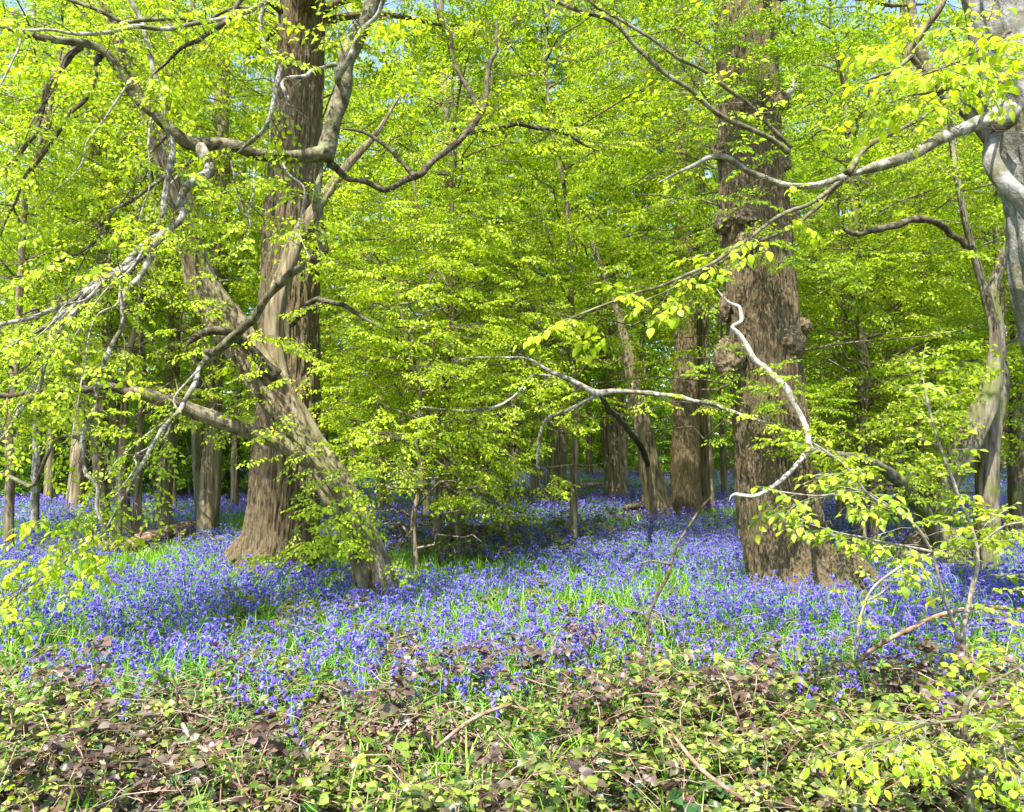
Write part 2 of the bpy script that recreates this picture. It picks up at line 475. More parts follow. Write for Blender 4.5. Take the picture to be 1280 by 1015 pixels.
def branch_obj(name, root, base, pts, material, sides=9, step=.05, knob=.2, seed=1, wob=.012):
    P, r = pxpath(pts); P, r = smooth_path(P, r, step)
    n = len(P); rg = np.random.default_rng(seed)
    t = np.arange(n); sl_ = t * step
    r = r * (1 + .55 * np.exp(-sl_ / (2.5 * r[0] + .01))) * np.clip((sl_[-1] - sl_) / (7 * r[-1] + .02), .22, 1)
    for ax in range(3):
        P[:, ax] += wob * 2 * (vnoise(t * step * 5., ax * 9., seed, seed) - .5) * np.clip(t / 6, 0, 1)
    mb = MB(); tube(mb, P, r, sides, 0, d_knob(seed, knob))
    return mb.build(name, material, root, base), P, r

def burl(trunk, base, px, py, Y, wpx, seed, squash=(1, .8, 1.1)):
    rad = wpx * .5 * Y / F; c = at(px, py, Y)
    n, m = 40, 56
    ph = np.linspace(0.02, pi - .02, n)[:, None]; th = (np.arange(m) / m * 2 * pi)[None, :]
    X, Yy, Z = np.sin(ph)*np.cos(th), np.sin(ph)*np.sin(th), np.cos(ph) + 0*th
    d = 1 + .55 * (fbm(X*2.2, Yy*2.2, Z*2.2, seed, 2) - .5) + .22 * np.abs(2*vnoise(X*5, Yy*5, Z*5, seed+2) - 1) + .12 * (vnoise(X*11, Yy*11, Z*11, seed+4) - .5)
    V = np.stack([X*d*squash[0], Yy*d*squash[1], Z*d*squash[2]], -1) * rad + c
    i, j = np.meshgrid(np.arange(n - 1), np.arange(m), indexing='ij')
    q = np.stack([i*m+j, (i+1)*m+j, (i+1)*m+(j+1) % m, i*m+(j+1) % m], -1).reshape(-1, 4)
    mb = MB(); mb.add(V.reshape(-1, 3), None, q)
    o = mb.build('burl', M['burl'], trunk, base)
    return o

# --- left oak
Y = 11.0
B = foot(349, Y)
oakL = empty('oak_tree', B, 'massive straight oak with brown furrowed bark behind the leaning hornbeam', 'tree')
tL, PL, rL = trunk_obj('trunk', oakL, B, [(345, 722, Y, 108), (347, 702, Y, 97), (352, 660, Y, 88), (357, 580, Y, 84), (360, 480, Y, 80), (361, 400, Y, 77), (364, 300, Y, 73), (370, 180, Y, 67), (376, 60, Y, 62), (381, -60, Y, 57), (386, -200, Y, 50)], 300, .025, d_oak(2, .5, .55), M['oak'])
c = Crown(np.random.default_rng(21))
for a, b, dx in ((395, 280, 1), (330, 120, -1), (400, 60, 1), (345, 20, -1), (372, 330, 1)):
    p = at(a, b, Y - .4)
    for k in range(3): c.sub(p, [dx * R0.uniform(.3, 1), -.5 + R0.normal(0, .4), R0.uniform(-.1, .5)], R0.uniform(.6, 1.3), 'mid')
limbs = MB()
for k in range(16):
    i = int(len(PL) * R0.uniform(.72, .99)); az = R0.uniform(0, 2*pi); ln = R0.uniform(2, 4)
    q = np.array([PL[i] + np.array([cos(az), sin(az), .35]) * ln * t + [0, 0, .2*sin(t*5)] for t in np.linspace(0, 1, 6)])
    tube(limbs, q, np.linspace(.07, .015, 6), 7)
    c.along(q, .3, 1, .35, .9, 'lo')
limbs.build('limbs', M['oak'], oakL, B)
c.finish().build('crown', [M['leaf'], M['twig'], M['twig']], oakL, B)

# --- right oak
Y = 9.2
B = foot(1000, Y)
oakR = empty('oak_tree', B, 'massive burled oak with furrowed brown bark and a flared buttress at its foot', 'tree')
tR, PR, rR = trunk_obj('trunk', oakR, B, [(1003, 748, Y, 150), (998, 728, Y, 124), (988, 700, Y, 106), (981, 670, Y, 100), (972, 600, Y, 95), (960, 500, Y, 91), (953, 400, Y, 91), (946, 300, Y, 88), (938, 200, Y, 82), (934, 100, Y, 80), (930, 0, Y, 77), (927, -100, Y, 74), (923, -240, Y, 66)], 300, .025, d_oak(7, .5, .5), M['oak'])
for k, (a, b, wd, dy, sq) in enumerate([(912, 448, 50, -.28, (.8, .8, 1.15)), (988, 428, 44, -.32, (.9, .8, 1)), (1004, 408, 26, -.12, (.9, .9, .9)), (972, 128, 34, -.15, (1, .9, .9)), (988, 272, 30, -.1, (.8, .9, 1.2)),
                                    (903, 278, 30, -.15, (.9, .9, 1.1)), (979, 208, 26, -.1, (.9, 1, 1)), (897, 190, 22, -.1, (.9, 1, 1)), (945, 300, 50, -.38, (1.1, .4, .55)), (906, 385, 24, -.12, (.6, .9, 1.7)), (935, 272, 40, -.36, (1.1, .4, .6)), (970, 20, 24, -.1, (.7, 1, 1.5))]):
    burl(tR, B, a, b, Y + dy + .03, wd * .84, 30 + k, sq)
br, P, r = branch_obj('broken_stub', oakR, B, [(978, 122, 9.1, 8), (990, 112, 9.0, 6), (992, 96, 9.0, 4)], M['dead'], seed=3)
c = Crown(np.random.default_rng(22))
for a, b, n in ((900, 60, 10), (940, 60, 12), (965, 90, 9), (930, 110, 10), (900, 150, 8), (950, 170, 9), (920, 40, 8), (960, 210, 5), (985, 290, 5), (930, 345, 4), (905, 275, 4), (960, 330, 3), (905, 470, 6), (940, 500, 5), (985, 510, 4), (925, 520, 5), (975, 470, 3)):
    for k in range(n):
        p = at(a + R0.normal(0, 14), b + R0.normal(0, 16), Y - .52)
        c.sub(p, [R0.normal(0, .6), -.7, R0.uniform(-.2, .5)], R0.uniform(.12, .42), 'mid', .004, sc=.62)
limbs = MB()
for k in range(16):
    i = int(len(PR) * R0.uniform(.7, .99)); az = R0.uniform(0, 2*pi); ln = R0.uniform(2, 4)
    q = np.array([PR[i] + np.array([cos(az), sin(az), .3]) * ln * t + [0, 0, .2*sin(t*5)] for t in np.linspace(0, 1, 6)])
    tube(limbs, q, np.linspace(.07, .015, 6), 7)
    c.along(q, .35, 1, .4, .8, 'mid')
limbs.build('limbs', M['oak'], oakR, B)
c.finish().build('crown', [M['leaf'], M['twig'], M['twig']], oakR, B)

def roots(tr, base, B3, spec, seed):
    for k, (az, ln, r0) in enumerate(spec):
        d = np.array([cos(az), sin(az), 0]); q = []
        for t in np.linspace(0, 1, 7):
            p = B3 + d * (.36 + ln * t); q.append([p[0], p[1], float(gz(p[0], p[1])) + .42 * (1 - t)**2.2 - .07 * t])
        q = np.array(q); q[:, 0] += .05 * np.sin(np.arange(7) * 1.3 + k); P, r = smooth_path(q, np.linspace(r0, .03, 7), .03)
        mb = MB(); tube(mb, P, r, 40, 0, d_oak(seed + k, 0, 1, .025)); mb.build('root', M['oak'], tr, base)
roots(tR, B, np.array([B[0], 9.2, B[2]]), [(-.35, 1.0, .2), (-1.1, .6, .17), (-2.0, .6, .17), (3.5, .6, .16), (.4, .9, .18)], 60)
roots(tL, np.array(oakL.location), np.array(oakL.location), [(-.6, .6, .17), (-1.6, .55, .17), (-2.6, .7, .18), (3.3, .7, .17)], 70)

# --- leaning hornbeam on the left with its long twisted branches
B = foot(474, 8.7)
hb = empty('hornbeam_tree', B, 'leaning grey hornbeam with twisted forking limbs crossing the left oak', 'tree')
t1, PA, rA = trunk_obj('trunk', hb, B, [(478, 756, 8.70, 51.5), (472, 738, 8.70, 48.5), (457, 690, 8.72, 43.7), (436, 640, 8.70, 40.6), (408, 590, 8.65, 40.6), (376, 545, 8.65, 43.7), (348, 500, 8.65, 46.9), (316, 453, 8.65, 46.9), (283, 402, 8.65, 46.9), (256, 360, 8.65, 43.7), (238, 305, 8.55, 32.8), (225, 245, 8.46, 26.6), (203, 190, 8.37, 21.9), (176, 125, 8.27, 17.2), (150, 60, 8.08, 13.3), (128, 0, 7.99, 10.1), (100, -80, 7.90, 7.03)], 130, .02, d_flute(3, .42, .4, .3, .16), M['horn'])
BR = [
 ('limb', [(362, 520, 8.65, 33.6), (349, 470, 8.70, 30.2), (342, 420, 8.74, 26.9), (347, 372, 8.74, 28.6), (358, 335, 8.79, 23.5), (374, 292, 8.84, 20.2), (402, 250, 8.84, 15.1), (436, 205, 8.84, 10.1), (468, 170, 8.84, 5.88), (500, 120, 8.93, 2.52)], 'horn', 28),
 ('limb', [(392, 582, 8.55, 21.8), (366, 564, 8.46, 22.7), (335, 547, 8.37, 21.8), (285, 530, 8.18, 21), (236, 511, 7.99, 19.3), (200, 498, 7.80, 18.5), (163, 488, 7.71, 16)], 'horn', 28),
 ('branch', [(168, 492, 7.71, 9.24), (130, 484, 7.61, 8.4), (70, 488, 7.43, 7.56), (10, 492, 7.24, 6.72), (-60, 485, 7.05, 4.2)], 'darkb', 9),
 ('branch', [(345, 470, 8.46, 12.6), (322, 447, 8.32, 12.6), (300, 424, 8.18, 12.6), (280, 412, 7.99, 11.8), (255, 413, 7.85, 10.1), (238, 424, 7.71, 7.56), (230, 440, 7.61, 5.88)], 'darkb', 10),
 ('branch', [(296, 421, 8.10, 9.24), (262, 443, 7.80, 9.24), (285, 426, 7.61, 10.9), (312, 402, 7.43, 10.9), (326, 380, 7.33, 10.1), (345, 358, 7.24, 10.1), (372, 338, 7.14, 10.1), (402, 323, 7.05, 11.8), (398, 290, 7.00, 11.8), (397, 240, 6.96, 13.4), (406, 196, 6.96, 15.1)], 'lichen', 11),
 ('branch', [(405, 200, 6.96, 16.8), (412, 170, 6.96, 18.5), (428, 120, 7.00, 21), (435, 70, 7.05, 21.8), (455, 25, 7.05, 20.2), (476, -30, 7.05, 17.6), (490, -90, 7.05, 15.1)], 'lichen', 12),
 ('branch', [(412, 190, 6.96, 14.3), (375, 194, 6.86, 14.3), (330, 190, 6.67, 15.1), (285, 184, 6.49, 16), (245, 184, 6.39, 16.8), (215, 164, 6.30, 15.1), (188, 138, 6.20, 13.4), (160, 104, 6.11, 12.6), (137, 72, 6.02, 11.8), (104, 54, 5.92, 10.9), (68, 47, 5.83, 9.24), (30, 37, 5.73, 7.56), (-20, 25, 5.64, 5.04)], 'lichen', 12),
 ('branch', [(250, 186, 6.39, 11.8), (264, 212, 6.30, 12.6), (240, 228, 6.20, 10.9), (228, 255, 6.11, 9.24), (222, 278, 6.02, 9.24), (204, 292, 5.92, 10.1), (180, 309, 5.83, 9.24), (150, 335, 5.73, 8.4), (115, 360, 5.64, 7.56), (75, 378, 5.55, 6.72), (35, 394, 5.45, 5.88), (-30, 412, 5.36, 4.2)], 'pale', 9),
 ('branch', [(206, 290, 5.92, 7.56), (175, 322, 5.78, 7.56), (130, 350, 5.64, 7.56), (85, 385, 5.55, 6.72), (45, 420, 5.45, 5.88), (-20, 450, 5.36, 4.2)], 'pale', 8),
 ('branch', [(190, 318, 5.83, 6.72), (168, 355, 5.73, 7.56), (148, 410, 5.64, 6.72), (127, 462, 5.55, 6.72), (112, 505, 5.50, 5.88), (102, 550, 5.45, 5.88), (108, 590, 5.45, 5.04), (121, 606, 5.45, 5.04), (119, 640, 5.45, 4.2), (130, 672, 5.45, 2.52)], 'pale', 8),
 ('branch', [(150, 340, 5.69, 5.04), (100, 380, 5.55, 5.88), (60, 440, 5.40, 5.04), (38, 490, 5.36, 5.04), (20, 520, 5.26, 4.2), (-20, 560, 5.17, 2.52)], 'pale', 7),
 ('branch', [(263, 443, 7.80, 7.56), (250, 462, 7.61, 5.88), (240, 490, 7.43, 5.88), (222, 515, 7.24, 5.88), (200, 540, 7.05, 5.04), (172, 585, 6.86, 4.2), (145, 640, 6.77, 3.36), (118, 672, 6.67, 3.36), (70, 705, 6.58, 3.36), (-10, 758, 6.49, 2.52)], 'pale', 7),
 ('branch', [(160, -10, 5.83, 5.88), (178, 40, 5.83, 5.88), (192, 85, 5.88, 6.72), (208, 140, 5.92, 7.56), (212, 175, 5.92, 7.56), (206, 230, 5.92, 7.56), (203, 288, 5.92, 8.4)], 'pale', 8),
 ('branch', [(365, 405, 8.65, 5.88), (385, 380, 8.08, 6.72), (402, 374, 7.80, 6.72), (428, 379, 7.61, 5.88), (452, 396, 7.52, 5.04), (478, 412, 7.43, 2.52)], 'darkb', 7),
 ('branch', [(412, 205, 6.96, 7.56), (440, 222, 7.14, 6.72), (485, 234, 7.33, 7.56), (520, 220, 7.52, 8.4), (553, 192, 7.71, 8.4), (585, 165, 7.90, 8.4), (603, 130, 8.08, 7.56), (615, 80, 8.27, 5.88), (622, 20, 8.46, 4.2)], 'darkb', 8),
 ('branch', [(430, 120, 7.00, 6.72), (425, 95, 6.77, 7.56), (440, 70, 6.67, 8.4), (455, 40, 6.58, 6.72), (478, 5, 6.49, 5.04), (490, -30, 6.39, 3.36)], 'pale', 7),
 ('branch', [(345, -20, 6.20, 5.04), (328, 30, 6.20, 5.88), (338, 62, 6.20, 5.88), (352, 80, 6.20, 6.72), (345, 115, 6.20, 6.72), (338, 145, 6.20, 5.88), (325, 168, 6.25, 5.88), (300, 188, 6.49, 6.72)], 'pale', 7),
 ('branch', [(420, 80, 6.96, 4.2), (385, 92, 6.77, 5.04), (358, 98, 6.58, 5.04), (358, 135, 6.49, 5.04), (352, 165, 6.49, 4.2)], 'pale', 7),
 ('branch', [(100, 58, 5.92, 6.72), (75, 85, 5.83, 6.72), (52, 125, 5.73, 5.88), (38, 170, 5.64, 5.88), (15, 210, 5.55, 5.04), (-20, 245, 5.45, 4.2)], 'darkb', 7),
 ('branch', [(125, 70, 6.02, 5.88), (112, 110, 5.92, 5.88), (85, 150, 5.83, 5.04), (50, 200, 5.73, 4.2), (25, 240, 5.64, 3.36), (0, 300, 5.55, 2.52)], 'darkb', 7),
 ('branch', [(340, 0, 5.83, 5.04), (290, 20, 5.73, 5.88), (230, 33, 5.64, 5.88), (150, 40, 5.55, 5.88), (80, 42, 5.45, 4.2), (-20, 30, 5.36, 3.36)], 'pale', 7),
 ('branch', [(325, -30, 5.64, 5.04), (300, 5, 5.64, 5.88), (255, 45, 5.55, 5.88), (190, 95, 5.45, 3.36)], 'darkb', 7),
 ('branch', [(60, -10, 5.73, 3.36), (110, 10, 5.73, 5.04), (180, 28, 5.73, 5.04), (260, 22, 5.73, 4.2), (330, 2, 5.83, 4.2)], 'lichen', 6),
 ('branch', [(240, 200, 6.39, 4.2), (205, 225, 6.20, 5.04), (150, 260, 6.02, 5.04), (120, 300, 5.92, 4.2), (60, 330, 5.83, 3.36), (0, 350, 5.73, 2.52)], 'lichen', 6),
 ('branch', [(585, 165, 7.9, 7), (640, 157, 8.1, 6), (700, 165, 8.3, 5), (745, 185, 8.5, 3)], 'darkb', 7),
 ('branch', [(600, 140, 8.0, 6), (575, 90, 8.1, 5), (560, 40, 8.2, 4), (540, -10, 8.3, 3)], 'darkb', 7),
 ('branch', [(520, 222, 7.5, 6), (480, 182, 7.7, 5), (450, 165, 7.8, 4), (420, 160, 7.9, 3)], 'darkb', 7),
 ('branch', [(105, 552, 5.45, 3.36), (75, 545, 5.55, 5.04), (40, 605, 5.64, 5.04), (0, 596, 5.73, 5.04), (-40, 590, 5.73, 4.2)], 'lichen', 6),
]
c = Crown(np.random.default_rng(23))
paths = []
for k, (nm, pts, mt, sd_) in enumerate(BR):
    if nm == 'limb':
        P, r = pxpath(pts); P, r = smooth_path(P, r, .03); mb = MB(); tube(mb, P, r, sd_, 0, d_flute(40 + k, .38, 0, 1, .16)); mb.build('limb', M[mt], hb, B)
    else:
        o, P, r = branch_obj('branch', hb, B, pts, M[mt], sd_, .04, .28, 50 + k, .03)
    paths.append(P)
dens = {0: (.5, .34, .8), 2: (.1, .22, .7), 4: (.3, .7, .4), 5: (.3, .5, .8), 6: (.5, .24, .7), 7: (.4, .3, .5), 8: (.3, .3, .55), 9: (.3, .3, .4), 10: (.2, .25, .5), 11: (.3, .3, .4), 12: (.1, .3, .5), 13: (.4, .3, .4), 14: (.3, .18, .8), 15: (.3, .3, .5), 16: (.1, .4, .4), 18: (.2, .2, .55), 19: (.2, .2, .55), 20: (.1, .22, .5), 21: (.2, .25, .5), 22: (.1, .22, .5), 23: (.1, .18, .6), 24: (.1, .2, .5)}
for k in (7, 8, 9, 10, 11, 12, 14, 15, 16, 17, 21, 22, 23, 24):
    c.along(paths[k], .1, 1., .2, .4, 'bare', rt=.005, sc=.9, dens=.35)
for k, (f0, st, ln) in dens.items():
    c.along(paths[k], f0, 1., st, ln, 'near' if k in (7, 8, 9, 10, 18, 19, 20, 21, 22, 23, 24) else 'mid', rt=.005, sc=.8 if k >= 7 else .9, dens=.52)
c.along(PA, .62, 1., .16, 1.1, 'mid', dens=.9)
for k, (a, b, Yk, dx, dy) in enumerate([(215, 165, 6.3, -150, 240), (160, 105, 6.1, -120, 200), (240, 200, 6.4, -160, 210), (100, 55, 5.9, -90, 180), (180, 310, 5.8, -120, 170), (110, 362, 5.6, -90, 150), (60, 440, 5.4, -70, 120), (150, 340, 5.7, -60, 200), (250, 460, 7.5, -110, 150), (285, 186, 6.5, 20, 140), (320, 190, 6.7, -10, 130), (350, 195, 6.8, 30, 120), (75, 85, 5.8, -70, 210), (190, 138, 6.2, -30, 260), (130, 350, 5.6, -110, 90), (262, 443, 7.8, -70, -120), (215, 515, 7.2, -90, 120), (30, 37, 5.7, -60, 170)]):
    q = [(a + dx * t + R0.normal(0, 7) * (t > 0), b + dy * (t * .7 + .3 * t * t) + R0.normal(0, 6) * (t > 0), Yk - .5 * t, 3.2 * (1 - .65 * t)) for t in np.linspace(0, 1, 6)]
    o_, Pk, rk = branch_obj('twig', hb, B, q, M['twigp' if k % 3 else 'twig'], 6, .04, .2, 160 + k, .012)
    c.along(Pk, .2, 1, .22, .22, 'near', rt=.003, sc=.6, dens=.5)
# leafy shoots hanging in front of the lower trunk
for a, b, n in ((395, 560, 4), (430, 575, 6), (470, 600, 6), (400, 620, 6), (385, 640, 6), (420, 655, 7), (390, 680, 6), (450, 640, 5), (360, 530, 4), (340, 510, 2), (480, 690, 2), (300, 415, 3), (262, 350, 5), (330, 470, 3), (240, 300, 5), (285, 375, 3), (225, 260, 4), (350, 440, 3)):
    for k in range(n):
        p = at(a + R0.normal(0, 16), b + R0.normal(0, 12), 8.4 + R0.normal(0, .06))
        c.sub(p, [R0.normal(-.1, .8), -.8, R0.uniform(-.5, .2)], R0.uniform(.15, .5), 'near', .004, sc=.75)
# droopy end at the far left
for a, b in ((20, 700), (60, 680), (95, 690), (40, 720), (90, 650), (10, 720), (110, 630), (130, 655), (75, 640)):
    for k in range(3): c.sub(at(a + R0.normal(0, 18), b + R0.normal(0, 10), 6.2), [R0.uniform(-1, .3), R0.normal(0, .5), -.3], .3, 'big', .003, sc=.85)
c.finish().build('crown', [M['leafn'], M['twig'], M['twigp']], hb, B)

# --- pale beech at the right edge
B = foot(1390, 6.4)
be = empty('beech_tree', B, 'pale smooth beech trunk at the right edge with a long grey branch reaching left', 'tree')
Y = 6.4
tb, PB, rB = trunk_obj('trunk', be, B, [(1405, 840, Y, 182), (1386, 700, Y, 128), (1360, 560, Y, 102), (1336, 440, Y, 94), (1322, 330, Y, 100), (1314, 250, Y, 104), (1304, 180, Y, 116), (1292, 100, Y, 120), (1278, 20, Y, 114), (1265, -60, Y, 102), (1250, -200, Y, 82)], 90, .03, d_flute(8, .2, .3, .4, .14), M['beech'])
bb = [
 ('limb', [(1262, 60, 6.5, 44), (1236, 20, 6.6, 46), (1222, -30, 6.7, 44), (1210, -100, 6.8, 40)], 'beech', 24),
 ('limb', [(1242, 170, 6.25, 15.8), (1240, 200, 6.15, 18.7), (1256, 228, 6.05, 20.2), (1280, 252, 6.0, 21.6), (1308, 290, 5.95, 24.5)], 'beech', 24),
 ('limb', [(1262, 200, 6.6, 26), (1240, 175, 6.8, 20), (1215, 145, 7.0, 17), (1185, 120, 7.2, 15), (1168, 95, 7.3, 14), (1150, 60, 7.4, 12), (1140, 10, 7.5, 10), (1130, -40, 7.5, 8)], 'lichen', 12),
 ('branch', [(1255, 146, 6.2, 26), (1232, 150, 6.1, 17), (1200, 165, 5.95, 15), (1165, 180, 5.8, 14), (1130, 198, 5.7, 14), (1085, 212, 5.6, 14), (1048, 224, 5.5, 15)], 'pale', 14),
 ('branch', [(1052, 222, 5.5, 7), (1020, 232, 5.4, 8), (985, 234, 5.35, 8), (945, 218, 5.3, 8), (905, 196, 5.25, 7), (860, 208, 5.2, 5), (820, 226, 5.2, 3)], 'pale', 8),
 ('branch', [(1052, 224, 5.5, 6), (1010, 255, 5.3, 6), (965, 275, 5.1, 5), (905, 318, 5.0, 5), (850, 345, 4.9, 4), (780, 372, 4.8, 3), (690, 405, 4.7, 2)], 'lichen', 7),
 ('branch', [(1050, 228, 5.5, 5), (1000, 278, 5.4, 5), (930, 310, 5.3, 4), (870, 345, 5.2, 3), (800, 380, 5.1, 2)], 'lichen', 6),
 ('branch', [(1060, 216, 5.5, 7), (1085, 184, 5.6, 6), (1130, 160, 5.7, 5), (1180, 130, 5.8, 4), (1205, 112, 5.8, 3)], 'lichen', 7),
 ('branch', [(985, 190, 5.3, 6), (960, 170, 5.2, 6), (905, 145, 5.1, 7), (850, 105, 5.0, 6), (800, 60, 4.95, 6), (760, 25, 4.9, 6), (700, 5, 4.9, 6), (640, -30, 4.9, 5)], 'lichen', 7),
 ('branch', [(990, 185, 5.3, 4), (930, 125, 5.2, 5), (880, 90, 5.1, 5), (800, 40, 5.0, 4), (740, 0, 5, 4), (700, -40, 5, 4)], 'lichen', 7),
 ('branch', [(1185, 120, 7.2, 7), (1140, 70, 7.1, 8), (1155, 40, 7., 8), (1175, 10, 6.9, 8), (1190, -30, 6.9, 8)], 'horn', 8),
 ('branch', [(1140, 70, 7.1, 6), (1120, 85, 7., 5), (1080, 100, 6.9, 4)], 'lichen', 6),
 ('branch', [(1240, 110, 6.1, 4), (1200, 108, 5.4, 4), (1150, 118, 5.0, 3), (1120, 128, 4.8, 2)], 'twig', 6),
 ('branch', [(1262, 40, 6., 4), (1230, 60, 5.2, 4), (1190, 80, 4.7, 3), (1150, 95, 4.4, 2)], 'twig', 6),
]
c = Crown(np.random.default_rng(24)); bp_ = []
for k, (nm, pts, mt, sd_) in enumerate(bb):
    if nm == 'limb':
        P, r = pxpath(pts); P, r = smooth_path(P, r, .03); mb = MB(); tube(mb, P, r, sd_, 0, d_flute(70 + k, .3, 0, 1, .2)); mb.build('limb', M[mt], be, B)
    else:
        o, P, r = branch_obj('branch', be, B, pts, M[mt], sd_, .04, .25, 80 + k, .012)
    bp_.append(P)
for k in (3, 4, 8, 9, 10): c.along(bp_[k], .2, 1, .2, .35, 'bare', rt=.004, sc=.8, dens=.4)
for k, st, ln, kd, sc, f0 in ((4, .25, .4, 'sparse', .8, .3), (5, .16, .3, 'big', .85, .3), (6, .22, .25, 'big', .7, .3), (7, .2, .3, 'sparse', .8, .2), (8, .2, .35, 'sparse', .8, .1), (9, .25, .4, 'sparse', .8, .1), (10, .3, .5, 'sparse', 1, .2), (11, .15, .5, 'sparse', 1, .1), (12, .1, .3, 'big', .9, .25), (13, .1, .3, 'big', .9, .25), (2, .3, .5, 'mid', 1, .6)):
    c.along(bp_[k], f0, 1, st, ln, kd, rt=.0035, sc=sc, dens=.5)
for k in range(16):
    p = at(R0.uniform(1100, 1290), R0.uniform(15, 130), R0.uniform(4.3, 5.2)); c.sub(p, [-1, -.2, -.2], .2, 'big', .002, sc=.85)
c.finish().build('crown', [M['leafn'], M['twig'], M['twig']], be, B)

# --- coppiced hornbeam behind on the right
B = foot(1180, 11.2)
cpx = empty('coppiced_hornbeam', B, 'old coppiced hornbeam with twisted grey stems rising from a hollow stool', 'tree')
st, P_, r_ = trunk_obj('stool', cpx, B, [(1165, 722, 11.2, 96), (1172, 700, 11.2, 92), (1180, 676, 11.2, 70), (1184, 664, 11.2, 44)], 80, .02, d_flute(9, .7, .3, .2, .2), M['horng'])
stems = [
 [(1168, 690, 11.2, 20.3), (1178, 640, 11.2, 21.1), (1190, 595, 11.15, 26.5), (1206, 555, 11.1, 31.2), (1226, 515, 11.1, 29.6), (1240, 470, 11.1, 23.4), (1243, 420, 11.1, 14.3), (1232, 370, 11.1, 12.1), (1222, 335, 11.1, 9.9), (1205, 270, 11., 8.25), (1190, 180, 11., 6.6), (1180, 60, 11., 4.95)],
 [(1236, 712, 11.5, 32.8), (1234, 650, 11.5, 29.6), (1234, 600, 11.5, 28.1), (1238, 545, 11.5, 26.5), (1247, 480, 11.5, 25), (1248, 420, 11.5, 15.4), (1240, 365, 11.5, 13.2), (1254, 320, 11.5, 9.9), (1262, 240, 11.5, 7.7), (1266, 100, 11.5, 5.5)],
]
for k, s in enumerate(stems):
    P, r = pxpath(s); P, r = smooth_path(P, r, .03); mb = MB(); tube(mb, P, r, 40, 0, d_flute(90 + k, .5, .0, .3, .25)); mb.build('stem', M['horng'], cpx, B)
mb = MB(); P, r = pxpath([(1182, 705, 10.9, 16), (1165, 662, 10.7, 18), (1140, 620, 10.4, 17), (1110, 590, 9.6, 14), (1075, 574, 8.9, 11), (1040, 568, 8.5, 10), (1012, 560, 8.33, 9)]); P, r = smooth_path(P, r, .04); tube(mb, P, r, 12, 0, d_knob(5, .25)); ar = mb.build('arching_branch', M['horng'], cpx, B)
tag(ar, 'low branch arching to the left from the stool')
Parc = P
branch_obj('branch', cpx, B, [(1213, 310, 11.05, 8), (1180, 285, 10.8, 8), (1148, 275, 10.6, 9), (1110, 283, 10.5, 9), (1070, 293, 10.4, 7), (1045, 280, 10.4, 4)], M['darkb'], 8, .04, .3, 103, .03)
_, Pd1, _r = branch_obj('dead_branch', cpx, B, [(1014, 562, 7.59, 6.12), (1004, 530, 8.28, 6.8), (990, 497, 8.28, 8.16), (965, 468, 8.33, 8.16), (945, 448, 8.33, 7.48), (925, 420, 8.33, 6.12), (913, 410, 8.33, 5.44), (926, 402, 8.33, 4.76), (925, 385, 8.33, 4.76), (916, 378, 8.33, 3.4), (895, 362, 8.33, 2.04)], M['dead'], 9, .03, .2, 101, .022)
_, Pd2, _r = branch_obj('dead_branch', cpx, B, [(1014, 560, 8.33, 6.12), (1000, 575, 8.28, 5.44), (985, 592, 8.23, 5.44), (962, 610, 8.23, 5.44), (940, 618, 8.23, 4.76), (918, 616, 8.23, 4.76), (911, 626, 8.23, 3.4)], M['dead'], 9, .03, .2, 102, .022)
c = Crown(np.random.default_rng(25))
c.along(Pd1, .25, 1, .22, .22, 'bare', rt=.006, sc=.5, dens=.3); c.along(Pd2, .2, 1, .2, .16, 'bare', rt=.006, sc=.4, dens=.3)
c.along(Parc, .3, 1, .18, .45, 'near', rt=.004, sc=.75)
c.along(Pd1[: len(Pd1) // 2], 0, 1, .12, .4, 'near', rt=.004, sc=.7)
for k, s in enumerate(stems):
    P, r = pxpath(s); P, r = smooth_path(P, r, .1); c.along(P, .6, 1, .13, 1.1, 'mid', dens=.9)
for a, b, n in ((1130, 585, 5), (1165, 640, 2), (1265, 640, 3), (1160, 450, 6), (1120, 500, 5)):
    for k in range(n): c.sub(at(a + R0.normal(0, 20), b + R0.normal(0, 14), 10.6), [R0.normal(0, .8), -.6, R0.uniform(-.3, .3)], .5, 'mid', .005)
c.finish().build('crown', [M['leaf'], M['twig'], M['twigp']], cpx, B)

